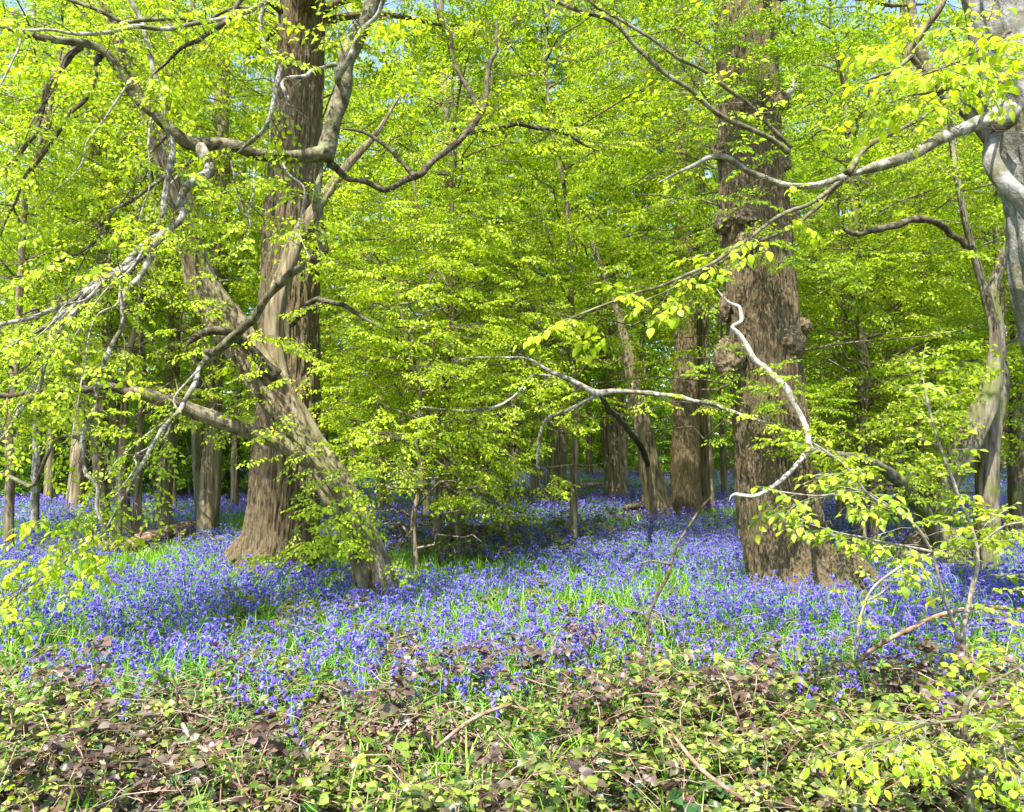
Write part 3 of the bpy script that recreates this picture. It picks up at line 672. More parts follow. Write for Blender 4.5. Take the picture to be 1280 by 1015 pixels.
# ------------------------------------------------------------------ grown trees (prototypes)
def grow(seed, H, z0, spread, nl, kind, tr, lean=.0, sc=1., sub=.9, step=.42, rise=.4, dens=.9, tsides=16, mt='horn', mtl='leafb', top=.75):
    rng = np.random.default_rng(seed)
    n = 9; t = np.linspace(0, 1, n)
    P = np.stack([lean * t * H * .1 + .34 * np.cumsum(rng.normal(0, .4, n)) * t, .34 * np.cumsum(rng.normal(0, .4, n)) * t, -.25 + (H + .25) * t], -1)
    r = tr * (1 - .88 * t) + .008
    P, r = smooth_path(P, r, .12)
    mb = MB(); tube(mb, P, r, tsides, 0, d_flute(seed, .22, .45, .3))
    c = Crown(rng); k = 0
    for i in range(nl):
        u = (i + rng.uniform(.1, .9)) / nl; z = z0 + (H * .98 - z0) * u
        j = int(np.argmin(np.abs(P[:, 2] - z))); az = i * 2.4 + rng.normal(0, .4)
        ln = spread * (1 - (1 - top) * u**1.6) * rng.uniform(.45, 1.2) * min(1, .55 + u * 3)
        el = rise * rng.uniform(-.1, 2.2) + .35 * u
        d = np.array([cos(az), sin(az), 0]); q = [P[j]]
        for s in np.linspace(.2, 1, 5):
            q.append(P[j] + d * ln * s + np.array([0, 0, ln * (el * s - el * .75 * s * s)]) + rng.normal(0, .07, 3))
        q = np.array(q)
        tube(mb, q, np.linspace(max(.3 * r[j], .02), .008, 6), 6)
        c.along(q, .22, 1, step, sub, kind, sc=sc, dens=dens)
    for k in range(4): c.sub(P[-1], [rng.normal(0, .6), rng.normal(0, .6), 1], sub, kind, sc=sc)
    return mb.mesh('trunk', M[mt]), c.finish().mesh('crown', [M[mtl], M['twig'], M['twig']])

print('growing prototypes')
PROTO = {
    'low': [grow(100 + k, 8.8 + k * .8, 1.8, 2.9, 28, 'mid', .075, sc=1., step=.31, mtl='leaf') for k in range(3)],
    'tall': [grow(110 + k, 14 + k * 1.5, 3.0, 3.5, 26, 'lo', .125, sc=1.05, step=.4) for k in range(3)],
    'far': [grow(120 + k, 20 + k * 2, 3.4, 4.6, 23, 'far', .22, sc=1., sub=1.4, step=.62) for k in range(3)],
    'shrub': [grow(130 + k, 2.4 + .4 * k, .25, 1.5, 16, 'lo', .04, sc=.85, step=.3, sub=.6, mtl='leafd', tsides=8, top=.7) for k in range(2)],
    'bush': [grow(140 + k, 4.4, .45, 1.7, 34, 'mid', .045, sc=.85, step=.18, sub=.65, mtl='leafn', tsides=8, top=.6) for k in range(2)],
}
def plant(name, proto, loc, label, cat, group=None, rz=0., sc=1.):
    o = empty(name, loc, label, cat, group, rz); o.scale = (sc, sc, sc)
    link_mesh('trunk', proto[0], o); link_mesh('crown', proto[1], o)
    return o

# hornbeams and other trees standing through the wood
rr = np.random.default_rng(77)
rows = [(14.2, 3.5, 'low'), (16.5, 3.6, 'low'), (19, 4.2, 'low'), (22, 5.0, 'tall'), (26, 5.4, 'tall'), (31, 5.8, 'tall'), (37, 6.2, 'far'), (45, 6.6, 'far'), (54, 7., 'far')]
for ri, (Y, dx, kd) in enumerate(rows):
    hw = Y * .68 + 2; n = int(2 * hw / dx) + 1
    for k in range(n):
        x = -hw + (k + .5) * 2 * hw / n + rr.normal(0, dx * .16); y = Y + rr.normal(0, .7)
        px = CX + x / y * F
        if Y < 21 and 540 < px < 950: continue
        if 15 < Y < 21 and px < 330: continue
        nm, lb, ct, gp = {'low': ('hornbeam_tree', 'low spreading hornbeam in fresh lime leaf standing behind the oaks', 'tree', 'spreading hornbeams behind the oaks'),
                          'tall': ('hornbeam_tree', 'tall slim hornbeam with layered spring leaves in the depth of the wood', 'tree', 'slim hornbeams in the depth of the wood'),
                          'far': ('woodland_tree', 'high leafy tree at the far back of the wood closing the view', 'tree', 'high trees at the back of the wood')}[kd]
        plant(nm, PROTO[kd][rr.integers(0, 3)], (x, y, float(gz(x, y))), lb, ct, gp, rr.uniform(0, 6.28), rr.uniform(.88, 1.15))

for px, Y, k, cz, sc_, lab in ((545, 13.6, 0, .3, .95, 'nearest spreading hornbeam right of the left oak'), (715, 13.6, 1, 1.7, 1., 'slender hornbeam spreading its crown above the middle trunks'), (945, 12.3, 2, 1.4, 1., 'slender hornbeam close behind the burled oak, its leaves covering the middle trunks'), (1090, 13.4, 2, .5, 1., 'spreading hornbeam filling the gap right of the burled oak'),
                              (925, 13.6, 0, 1.9, 1., 'higher crowned hornbeam standing farther back behind the burled oak'), (150, 13.6, 0, .9, .95, 'spreading hornbeam behind the hanging pale branches'), (20, 12.6, 1, .9, .95, 'spreading hornbeam at the far left behind the pale branches'), (1235, 13.8, 0, .6, 1., 'spreading hornbeam behind the coppiced stems')):
    B = foot(px, Y); o = empty('hornbeam_tree', B, lab, 'tree', None, px * .7)
    link_mesh('trunk', PROTO['low'][k][0], o, (0, 0, 0), 0, (1, 1, 1.05)); link_mesh('crown', PROTO['low'][k][1], o, (0, 0, cz), 0, sc_)

for px, Y, k in ((690, 23, 0), (560, 24.5, 1), (610, 21.5, 2), (760, 25, 1)):
    plant('hornbeam_tree', PROTO['tall'][k], foot(px, Y), 'tall slim hornbeam with layered spring leaves in the depth of the wood', 'tree', 'slim hornbeams in the depth of the wood', px, 1.1)

# dark shrubs under the far trees
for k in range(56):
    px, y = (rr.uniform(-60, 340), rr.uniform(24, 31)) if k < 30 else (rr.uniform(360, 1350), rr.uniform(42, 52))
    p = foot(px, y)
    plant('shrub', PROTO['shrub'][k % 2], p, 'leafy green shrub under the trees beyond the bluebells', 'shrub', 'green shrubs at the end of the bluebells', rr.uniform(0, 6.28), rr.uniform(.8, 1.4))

# single trunks that stand out, each with a crown over it
def stand(pts, label, mt, crown, cz, csc, rz, sides=30, flare=.3, seed=1, name='hornbeam_tree', extra=(), ext=True):
    B = foot(pts[0][0], pts[0][2])
    o = empty(name, B, label, 'tree')
    a, b = pts[-2], pts[-1]; k = (b[0] - a[0]) / (a[1] - b[1])
    if ext: pts = pts + [(b[0] + k * (b[1] + 60) * .7, (b[1] - 60) * .5, b[2], b[3] * .7), (b[0] + k * (b[1] + 60), -60, b[2], b[3] * .45), (b[0] + k * (b[1] + 160), -220, b[2], b[3] * .15)] if b[1] > 40 else pts + [(b[0], -200, b[2], b[3] * .3)]
    trunk_obj('trunk', o, B, pts, sides, .05, d_flute(seed, .3, flare, .35), M[mt])
    for k, s in enumerate(extra):
        P, r = pxpath(s); P, r = smooth_path(P, r, .05); mb = MB(); tube(mb, P, r, 20, 0, d_flute(seed + 20 + k, .3, 0, 1)); mb.build('stem', M[mt], o, B)
    top = np.array(at(*pts[-1][:3])) - B
    link_mesh('crown', crown[1], o, (top[0] * .5, 0, cz), rz, csc)
    return o
def yb(py, z=0): return ground_at(640, py)[1]
def col(px, w, base, pts, wt=.75):
    """a trunk standing where its foot shows at row base"""
    Yd = ground_at(px, base)[1]; n = len(pts)
    return [(px, base, Yd, w)] + [(a, b, Yd, w * (1 - (1 - wt) * (k + 1) / n)) for k, (a, b) in enumerate(pts)]
lo, ta = PROTO['low'][1], PROTO['tall'][1]
stand(col(258, 26, 676, [(262, 620), (266, 560), (268, 480), (272, 380), (275, 250), (278, 100)]), 'straight olive grey trunk standing just left of the left oak', 'horn', lo, 1.5, 1., .3, seed=11)
stand(col(205, 20, 672, [(206, 620), (211, 560), (214, 480), (218, 380), (215, 250), (214, 80)]), 'slim grey trunk rising from behind a fallen log', 'horn', lo, 1.5, 1., 1.3, seed=12)
stand(col(160, 17, 682, [(155, 640), (150, 590), (146, 540), (138, 460), (130, 350), (120, 200)]), 'thin leaning stem left of the fallen logs', 'horng', lo, 1.6, .9, 2.3, seed=13)
stand(col(130, 15, 668, [(128, 620), (122, 560), (128, 500), (140, 430), (155, 350), (165, 250)]), 'crooked thin stem at the left beside a leaning one', 'horn', lo, 1.6, .9, 3.3, seed=14)
stand(col(43, 11, 668, [(44, 620), (46, 560), (46, 480), (45, 380), (44, 250)]), 'whitish slender trunk at the left edge of the wood', 'beech', lo, 1.6, .9, 4.3, seed=15)
stand(col(293, 11, 640, [(294, 600), (296, 540), (298, 460), (300, 350)]), 'slim brown trunk seen against dark shrubs beside the left oak', 'horn', ta, 1.5, .9, 5.3, seed=16)
stand(col(252, 16, 652, [(250, 600), (247, 540), (246, 470), (245, 380)]), 'dark trunk half hidden behind the straight grey one', 'horng', ta, 1.5, .9, .7, seed=17)
stand(col(95, 22, 640, [(97, 600), (100, 540), (102, 470), (105, 380)]), 'broad brown trunk in the shade behind hanging branches', 'horn', ta, 1.5, .9, 1.7, seed=18)
stand(col(772, 30, 628, [(768, 590), (762, 540), (758, 490), (757, 440), (755, 370), (754, 250)], .35), 'straight brown trunk in the middle of the wood, left of the twin trunks', 'horn', ta, 3., 1., .9, seed=19)
MIDT = stand(col(826, 36, 652, [(820, 620), (812, 590), (808, 560), (802, 530), (796, 505), (790, 470), (780, 420), (762, 360), (738, 300)], .12), 'leaning hornbeam whose forked lichened limb reaches forward across the burled oak', 'horn', lo, 2.2, 1., 1.9, 36, .35, 20, ext=False)
stand(col(860, 40, 648, [(858, 600), (857, 540), (857, 470), (857, 400), (856, 320), (853, 220), (850, 90)], .4), 'tall reddish brown trunk left of the burled oak', 'oak', ta, 3., 1., 2.9, 36, .4, 21, 'oak_tree')
stand(col(884, 20, 640, [(883, 600), (881, 550), (880, 480), (879, 400)]), 'thin trunk tucked against the tall reddish brown one', 'horn', ta, 3., .9, 3.9, seed=22)
stand(col(700, 16, 612, [(701, 580), (703, 540), (705, 480), (706, 400)]), 'thin trunk in the far middle beyond the bluebells', 'horn', ta, 2.2, .9, 4.9, seed=23)
stand(col(676, 12, 608, [(674, 580), (672, 540), (670, 480), (668, 400)]), 'thinnest trunk in the far middle of the bluebells', 'horng', ta, 2.2, .9, 5.9, seed=24)
stand(col(585, 17, 650, [(580, 620), (575, 570), (572, 510), (570, 440), (566, 340), (562, 240)]), 'young hornbeam drooping leafy sprays over the bluebells', 'horn', lo, 1.1, .9, .2, seed=25)
stand(col(1170, 34, 655, [(1166, 610), (1162, 560), (1158, 500), (1155, 430), (1150, 330)]), 'brown trunk seen through leaves left of the coppiced stems', 'horn', ta, 2.5, .95, 1.2, seed=26)
stand(col(1275, 24, 672, [(1275, 620), (1276, 560), (1277, 500), (1276, 430)]), 'dim trunk at the right edge behind the coppiced stems', 'horng', lo, 1.6, .95, 2.2, seed=27)

# limb of the leaning middle hornbeam, reaching forward in front of the burled oak
def reaching():
    o = MIDT; B = np.array(o.location); yt = ground_at(640, 652)[1]
    Ls = [[(812, 588, yt, 6), (806, 570, yt - 1.4, 7), (800, 556, yt - 3.2, 7), (788, 540, 11.6, 7), (768, 518, 10.4, 7), (746, 491, 9.6, 7)],
          [(748, 492, 9.60, 7.02), (770, 489, 9.50, 6.24), (805, 492, 9.40, 6.24), (850, 497, 9.10, 5.46), (900, 508, 8.70, 4.68), (940, 524, 8.45, 3.9), (985, 536, 8.40, 2.34)],
          [(750, 494, 9.60, 7.02), (725, 482, 9.60, 7.02), (700, 470, 9.60, 6.24), (680, 461, 9.60, 4.68), (655, 448, 9.60, 3.12), (600, 446, 9.60, 2.34), (570, 450, 9.60, 1.56)],
          [(746, 493, 9.60, 4.68), (725, 505, 9.70, 4.68), (705, 515, 9.80, 4.68), (682, 524, 9.90, 4.68), (676, 545, 9.90, 4.68), (672, 575, 9.90, 4.68), (674, 603, 9.90, 3.9)],
          [(690, 470, 9.60, 2.34), (665, 470, 9.50, 3.12), (640, 498, 9.40, 3.12), (605, 512, 9.30, 3.12), (560, 512, 9.30, 2.34), (520, 508, 9.30, 1.56)]]
    c = Crown(np.random.default_rng(31))
    for k, s in enumerate(Ls):
        b_, P, r = branch_obj('limb' if k == 0 else 'branch', o, B, s, M['darkb' if k == 0 else 'pale'], 8, .04, .25, 120 + k, .012)
        if k: c.along(P, .05, 1, .25, .3, 'bare', rt=.004, sc=.7, dens=.4)
        if k: c.along(P, .1, 1, .2 if k != 3 else .5, .55, 'near', rt=.004, sc=.7, dens=.7)
    c.finish().build('foliage', [M['leafn'], M['twig'], M['twigp']], o, B)
reaching()

# leafy hornbeam saplings filling the middle
for k, (px, Y, sc_) in enumerate(((520, 10.2, .9), (572, 11.6, 1.), (632, 12.6, 1.05), (1075, 12.6, 1.), (1120, 14.2, 1.1))):
    p = foot(px, Y)
    lab = ['bushy lime green sapling right of the leaning trunk', 'bushy sapling with drooping sprays left of the lichened branch', 'leafy sapling behind the forked lichened branch', 'leafy sapling just right of the burled oak', 'leafy sapling left of the coppiced hornbeam'][k]
    e = empty('hornbeam_sapling', p, lab, 'sapling', None, k * 1.1); e.scale = (sc_,) * 3
    link_mesh('stem', PROTO['bush'][k % 2][0], e); link_mesh('crown', PROTO['bush'][k % 2][1], e, (0, 0, (.7, .7, 1.1, 1., 1.)[k]))

# far wood: one mass of leaf clumps and stems beyond the last trees
def far_wood():
    rg = np.random.default_rng(41); n = 24000
    y = rg.uniform(60, 85, n); x = rg.uniform(-1, 1, n) * (y * .7 + 6); z = gz(x, y) + 20 * rg.uniform(0, 1, n)**1.25
    z[::3] = gz(x, y)[::3] + rg.uniform(0, 6, len(z[::3]))
    keep = vnoise(x * .25, y * .25, z * .25, 3) > .34
    P = np.stack([x, y, z], -1)[keep]; k = len(P)
    mb = MB(); T = SPR['far']; wv = rg.integers(0, 5, k)
    Rm = frames(rg.normal(size=(k, 3)) * [1, 1, .4], np.array([0, 0, 1.]) + rg.normal(0, .4, (k, 3))) * rg.uniform(1., 1.7, k)[:, None, None]
    for i in range(5): mb.stamp(T[i], Rm[wv == i], P[wv == i])
    for i in range(70):
        yy = rg.uniform(58, 80); xx = rg.uniform(-1, 1) * yy * .72; zz = float(gz(xx, yy)); h = rg.uniform(14, 22)
        tube(mb, np.array([[xx, yy, zz - .3], [xx + rg.normal(0, .3), yy, zz + h*.5], [xx + rg.normal(0, .8), yy, zz + h]]), [.25, .18, .05], 7, 2)
    tag(mb.build('far_wood', [M['leafb'], M['twig'], M['horn']], None, (0, 70, 0)), 'mass of leafy trees far beyond the last bluebells', 'wood', kind='stuff')
far_wood()

# ------------------------------------------------------------------ logs
def log(name, label, pts, mt, seed, sides=24):
    P, r = pxpath(pts); B = P[0].copy(); B[2] -= r[0]
    o = empty(name, B, label, 'log')
    P, r = smooth_path(P, r, .03); mb = MB(); tube(mb, P, r, sides, 0, d_flute(seed, .3, 0, 1, .15)); mb.build('trunk', M[mt], o, B)
    return o, B
CLEAR = []
def on(px, py, w, up=.5):
    g = ground_at(px, py + 11); CLEAR.append((g[:2], .45)); return (px, py - w * .3, g[1], w)
o, B_ = log('fallen_log', 'reddish rotten log lying at the foot of the straight grey trunk', [on(256, 662, 19), on(232, 667, 18), on(208, 671, 17), on(172, 678, 14)], 'rotten', 61)
o, B_ = log('fallen_log', 'broken brown log with jagged end at the left behind hanging branches', [on(190, 679, 16), on(168, 686, 17), on(142, 687, 13), on(112, 684, 9)], 'rotten', 62)
branch_obj('snag', o, B_, [(170, 682, ground_at(170, 690)[1], 8), (176, 666, ground_at(170, 690)[1], 9), (184, 655, ground_at(170, 690)[1], 9)], M['rotten'], 8, .03, .3, 4)
o, B_ = log('fallen_log', 'long thin dead bough lying across the far bluebells', [on(640, 622, 6), on(680, 616, 7), on(720, 611, 6), on(752, 606, 5)], 'rotten', 63, 12)
o, B_ = log('fallen_log', 'short pale broken log against the foot of the leaning middle trunk', [on(782, 637, 8), on(800, 635, 9), on(822, 633, 9)], 'horn', 64, 16)
o, B_ = log('fallen_branch', 'bare fallen branch on the bramble bank at the lower left', [(228, 905, 3.92, 5), (240, 925, 3.83, 5), (265, 945, 3.74, 5), (285, 955, 3.70, 4)], 'straw', 65, 9)
o, B_ = log('fallen_branch', 'curved brown stick lying on the brambles below the middle bluebells', [(545, 935, 3.74, 4), (575, 910, 3.92, 5), (605, 892, 4.09, 5), (640, 880, 4.18, 4)], 'cane', 66, 9)
o, B_ = log('fallen_branch', 'thin stick slanting through the brambles at the lower middle', [(930, 1000, 3.13, 4), (880, 965, 3.26, 5), (850, 930, 3.39, 4), (832, 905, 3.48, 2)], 'cane', 67, 9)
o, B_ = log('tree_stump', 'small grey mossy stump in the lower right corner', [(1266, 1040, 3.5, 40), (1267, 1000, 3.5, 34), (1268, 968, 3.5, 28)], 'horng', 68, 30)

# ------------------------------------------------------------------ bluebells
def bluebell_tpl(rng, lod):
    """materials: 0 flower, 1 leaf and stem"""
    mb = MB(); H = rng.uniform(.24, .36); bend = rng.uniform(.06, .12); az = rng.uniform(0, 6.28); dx = np.array([cos(az), sin(az), 0])
    S = np.array([[0, 0, 0], dx*.01 + [0, 0, H*.5], dx*.03 + [0, 0, H*.82], dx*(.03 + bend*.5) + [0, 0, H*.98], dx*(.03 + bend) + [0, 0, H*.96]])
    if lod < 2: tube(mb, S, [.003, .0028, .0024, .002, .0014], 3, 1, cap=False)
    else: mb.add([[-.003, 0, 0], [.003, 0, 0], S[2] + [.002, 0, 0], S[2] - [.002, 0, 0]], None, [[0, 1, 2, 3]], 1)
    nb = (8, 6, 4)[lod]; mul = (1., 1.15, 1.6)[lod]
    for k in range(nb):
        u = k / (nb - 1); p = S[2] + (S[4] - S[2]) * u + np.array([0, 0, .02 * sin(u * pi) + (-.055 * (1 - u) if k < nb * .4 else 0)])
        a = az + rng.uniform(-1., 1.); d = np.array([cos(a) * .6, sin(a) * .6, -.8]); L = .026 * mul * (1.1 - .35 * u); w = .008 * mul
        sides = (5, 4, 2)[lod]
        x = nrm(np.cross(d, [.3, .2, 1])); yv = np.cross(nrm(d), x); d = nrm(d)
        p = p + d * .006 + np.array([cos(a), sin(a), 0]) * .008
        if lod < 2:
            rings = [(0, .35), (.5, .9), (1., 1.5)] if lod == 0 else [(0, .5), (1., 1.5)]
            V = [p + d * L * t + w * q * (x * cos(j*2*pi/sides) + yv * sin(j*2*pi/sides)) for t, q in rings for j in range(sides)]
            nr = len(rings)
            mb.add(V, None, [[i*sides+j, i*sides+(j+1) % sides, (i+1)*sides+(j+1) % sides, (i+1)*sides+j] for i in range(nr-1) for j in range(sides)], 0)
        else:
            mb.add([p - x*w, p + x*w, p + d*L + x*w*1.3, p + d*L - x*w*1.3], None, [[0, 1, 2, 3]], 0)
    nl = (5, 4, 3)[lod]
    for k in range(nl):
        a = k * 2 * pi / nl + rng.uniform(-.4, .4); o = np.array([cos(a), sin(a), 0]); x = np.array([-sin(a), cos(a), 0]); ln = rng.uniform(.2, .36); hw = .006 * (1, 1.1, 1.5)[lod]
        seg = (4, 3, 2)[lod]; V = []
        for t in np.linspace(0, 1, seg + 1):
            c_ = o * ln * (.15 * t + .75 * t*t) + np.array([0, 0, ln * (.95 * t - .62 * t**3)])
            ww = hw * (1 - .8 * t**2); V += [c_ - x*ww, c_ + x*ww]
        mb.add(V, None, [[2*i, 2*i+1, 2*i+3, 2*i+2] for i in range(seg)], 1)
    return mb.tpl()

def rotz(a, tilt, rng):
    n = len(a); up = np.column_stack([rng.normal(0, tilt, (n, 2)), np.ones(n)]); d = np.column_stack([np.cos(a), np.sin(a), np.zeros(n)])
    z = nrm(up); x = nrm(np.cross(d, z)); y = np.cross(z, x)
    return np.stack([x, y, z], -1)

TRUNKS = [(foot(347, 11)[:2], .68), (foot(1000, 9.2)[:2], .72), (foot(476, 8.7)[:2], .34), (foot(1180, 11.2)[:2], .7)]
TRUNKS += CLEAR
def clear(x, y):
    k = np.ones(len(x), bool)
    for p, r in TRUNKS: k &= (x - p[0])**2 + (y - p[1])**2 > r * r
    return k
def edge(x): return 5.15 + .9 * (fbm(np.asarray(x) * .5, 2., 5., 8, 2) - .5) * 2 + .35 * np.tanh(x * .25)
def patch(x, y): return fbm(x * .55, y * .55, 1., 12, 3)

rb = np.random.default_rng(51)
def bluebells():
    mb = MB()
    bands = [(4.6, 9.2, 88, 0, 8), (9.2, 15, 80, 1, 8), (15, 26, 42, 2, 6), (26, 50, 14, 2, 6)]
    for y0, y1, dn, lod, nt_ in bands:
        area = (y1**2 - y0**2) * .72 + 3 * (y1 - y0); n = int(area * dn)
        y = np.sqrt(rb.uniform(y0**2, y1**2, n)); x = rb.uniform(-1, 1, n) * (.72 * y + 1.5)
        q = patch(x, y); e = edge(x)
        prob = np.clip((y - e) / 1.3 + .06, 0, 1) * np.clip((q - .30) * 5.5, .06, 1)
        # brambly break in the carpet in the middle distance
        gap = np.exp(-(((x + .55) / 1.7)**2 + ((y - 12.6) / 1.1)**2)); prob = prob * (1 - .85 * gap)
        gap = np.exp(-(((x - 2.0) / 1.0)**2 + ((y - 17.3) / 1.2)**2)); prob = prob * (1 - .8 * gap)
        k = (rb.uniform(size=n) < prob) & clear(x, y); x, y = x[k], y[k]; n = len(x)
        T = [bluebell_tpl(rb, lod) for _ in range(nt_)]; wv = rb.integers(0, nt_, n)
        Rm = rotz(rb.uniform(0, 6.28, n), .13, rb) * (rb.uniform(.75, 1.15, n) * (1 if lod < 2 else 1.1))[:, None, None]
        P = np.stack([x, y, gz(x, y) - .005], -1)
        for i in range(nt_): mb.stamp(T[i], Rm[wv == i], P[wv == i])
    tag(mb.build('bluebell_carpet', [M['bell'], M['bleaf']], None, (0, 12, 0)), 'dense carpet of violet blue bluebells with green strap leaves across the wood', 'bluebells', kind='stuff')
bluebells()

def grass():
    mb = MB(); rg = np.random.default_rng(52); T = []
    for k in range(6):
        m = MB()
        for j in range(9):
            a = rg.uniform(0, 6.28); o = np.array([cos(a), sin(a), 0]); x = np.array([-sin(a), cos(a), 0]); ln = rg.uniform(.14, .32); hw = rg.uniform(.003, .0065); V = []
            b0 = np.append(rg.normal(0, .03, 2), 0); cv = rg.uniform(.2, .8)
            for t in np.linspace(0, 1, 4):
                c_ = b0 + o * ln * cv * t * t + np.array([0, 0, ln * (t - .45 * cv * t**3)]); ww = hw * (1 - .85 * t**2); V += [c_ - x*ww, c_ + x*ww]
            m.add(V, None, [[2*i, 2*i+1, 2*i+3, 2*i+2] for i in range(3)], 0)
        T.append(m.tpl())
    n = 15000; y = np.sqrt(rg.uniform(3.2**2, 20**2, n)); x = rg.uniform(-1, 1, n) * (.72 * y + 1)
    q = patch(x + 40, y); q0 = patch(x, y)
    pr = np.where(y < 7.5, np.clip((q - .46) * 5, .03, .7), np.clip((.46 - q0) * 8, .05, .9))
    tuft = np.exp(-(((x + 1.3) / .8)**2 + ((y - 5.35) / .45)**2)); pr = np.maximum(pr, .95 * tuft) * (1 - np.exp(-(((x + 1.0) / .7)**2 + ((y - 4.35) / .6)**2)))
    k = (rg.uniform(size=n) < pr) & clear(x, y); x, y = x[k], y[k]; n = len(x); wv = rg.integers(0, 6, n)
    Rm = rotz(rg.uniform(0, 6.28, n), .15, rg) * rg.uniform(.7, 1.25, n)[:, None, None]; P = np.stack([x, y, gz(x, y)], -1)
    for i in range(6): mb.stamp(T[i], Rm[wv == i], P[wv == i])
    tag(mb.build('grass', [M['grass']], None, (0, 8, 0)), 'fresh green grass and strap leaves among bluebells and brambles', 'grass', kind='stuff')
grass()

# ------------------------------------------------------------------ litter and undergrowth
def litter():
    mb = MB(); rg = np.random.default_rng(53); T = [leaf(.075, .05, 'hi', rg.uniform(-.5, .7), rg.uniform(-.5, .5)) for _ in range(5)]
    n = 16000; y = np.sqrt(rg.uniform(2.6**2, 9**2, n)); x = rg.uniform(-1, 1, n) * (.72 * y + 1)
    wv = rg.integers(0, 5, n); a = rg.uniform(0, 6.28, n)
    Rm = rotz(a, .45, rg) * rg.uniform(.5, 1.2, n)[:, None, None]; P = np.stack([x, y, gz(x, y) + rg.uniform(.01, .05, n)], -1)
    for i in range(5): mb.stamp(T[i], Rm[wv == i], P[wv == i])
    n = 1800; y = rg.normal(4.5, .34, n); x = rg.normal(-1., .5, n); wv = rg.integers(0, 5, n)
    Rm = rotz(rg.uniform(0, 6.28, n), .5, rg) * (rg.uniform(.35, .9, n)[:, None, None] * np.array([.7, 1, 1])[None, None, :]); P = np.stack([x, y, gz(x, y) + rg.uniform(.02, .08, n)], -1)
    for i in range(5): mb.stamp(T[i], Rm[wv == i], P[wv == i])
    tag(mb.build('leaf_litter', [M['litter']], None, (0, 5, 0)), 'pinkish brown dead leaves littering the ground under the brambles', 'leaf litter', kind='stuff')
litter()

def trifoliate(rg, L=.047):
    m = MB(); st_ = rg.uniform(.03, .06)
    tube(m, np.array([[0, 0, 0], [0, st_*.5, .006], [0, st_, 0]]), [.0012, .001, .0008], 3, 1, cap=False)
    for a, s in ((0, 1.1), (1.25, .9), (-1.25, .9)):
        T = leaf(1, rg.uniform(.68, .82), 'hi', rg.uniform(.02, .25), rg.uniform(.0, .35))
        d = np.array([sin(a), cos(a), rg.uniform(-.3, .15)]); up = np.array([0, 0, 1.]) + rg.normal(0, .2, 3)
        m.stamp(T, frames(d[None], up[None]) * L * s, np.array([[0, st_, 0]]), 0)
    return m.tpl()

TRI = [trifoliate(R0) for _ in range(8)]
def litter_gap(x, y): return np.exp(-(((x + 1.0) / .62)**2 + ((y - 4.5) / .42)**2))
def low_gap(x, y): return np.exp(-(((x + .85) / .95)**2 + ((y - 4.2) / .8)**2))

def undergrowth():
    mb = MB(); rg = np.random.default_rng(54)
    hgt = lambda x, y: (.06 + .22 * np.clip(fbm(x * .9, y * .9, 2., 21, 3) - .25, 0, 1)) * np.clip((6.2 - y) / 2., .3, 1) * (1 - .7 * low_gap(x, y))
    def scatter(n, y0, y1, sz, mt, TT, lift=1., tilt=.5, cut=None, flip=0):
        y = np.sqrt(rg.uniform(y0**2, y1**2, n)); x = rg.uniform(-1, 1, n) * (.72 * y + .8)
        pr = np.clip((edge(x) + .45 - y) / 1., 0, 1) * (1 - .9 * litter_gap(x, y)) * np.clip((fbm(x * 1.1, y * 1.1, 7., 25 + mt * 3, 2) - .38) * 7, .1, 1)
        k = rg.uniform(size=n) < pr; x, y = x[k], y[k]; n = len(x)
        z = gz(x, y) + lift * hgt(x, y) * rg.uniform(.1, 1.1, n)**.7
        wv = rg.integers(0, len(TT), n); Rm = rotz(rg.uniform(0, 6.28, n), tilt, rg) * (sz * rg.uniform(.4, 1.5, n))[:, None, None]; P = np.stack([x, y, z], -1)
        for i in range(len(TT)):
            q = wv == i; v, f3, f4, m3, m4 = TT[i]
            mb.stamp((v, f3, f4, np.where(m3 == 0, mt, 3), np.where(m4 == 0, mt, 3)), Rm[q], P[q])
    scatter(9500, 2.7, 7.6, .72, 0, TRI, 1.)
    scatter(3200, 2.7, 7.6, .9, 1, TRI, 1.05)
    scatter(2600, 2.7, 7.6, 1.05, 4, TRI, .95)
    scatter(7000, 2.7, 7.6, .42, 2, TRI, .8)
    ov = [leaf(.05, .035, 'hi', .15, .2) for _ in range(2)]
    scatter(5000, 2.7, 7.6, .9, 0, ov, .9)
    scatter(1800, 2.7, 7.2, .9, 2, ov, .9)
    tag(mb.build('undergrowth', [M['brag'], M['brap'], M['lime'], M['cane'], M['ivy']], None, (0, 4, 0)), 'tangle of small bramble and ivy leaves covering the near bank', 'undergrowth', kind='stuff')
    # dry stalks
    mb = MB()
    for k in range(1200):
        y = math.sqrt(rg.uniform(2.7**2, 6.8**2)); x = rg.uniform(-1, 1) * (.72 * y + .6); a = rg.uniform(0, 6.28); ln = rg.uniform(.12, .6); z = float(gz(x, y)); e = rg.uniform(.0, .6)
        d = np.array([cos(a), sin(a), e]); b = np.array([x, y, z + rg.uniform(.0, .22)])
        q = np.array([b + d * ln * t + np.array([0, 0, -.35 * ln * t * t]) + rg.normal(0, .012, 3) for t in np.linspace(0, 1, 5)])
        tube(mb, q, np.linspace(.0028, .0012, 5) * rg.uniform(.6, 1.3), 4, int(rg.integers(0, 3) == 0), cap=False)
    tag(mb.build('dry_stalks', [M['straw'], M['cane']], None, (0, 4, 0)), 'pale dry stalks and twigs strewn through the brambles', 'stalks', kind='stuff')
undergrowth()

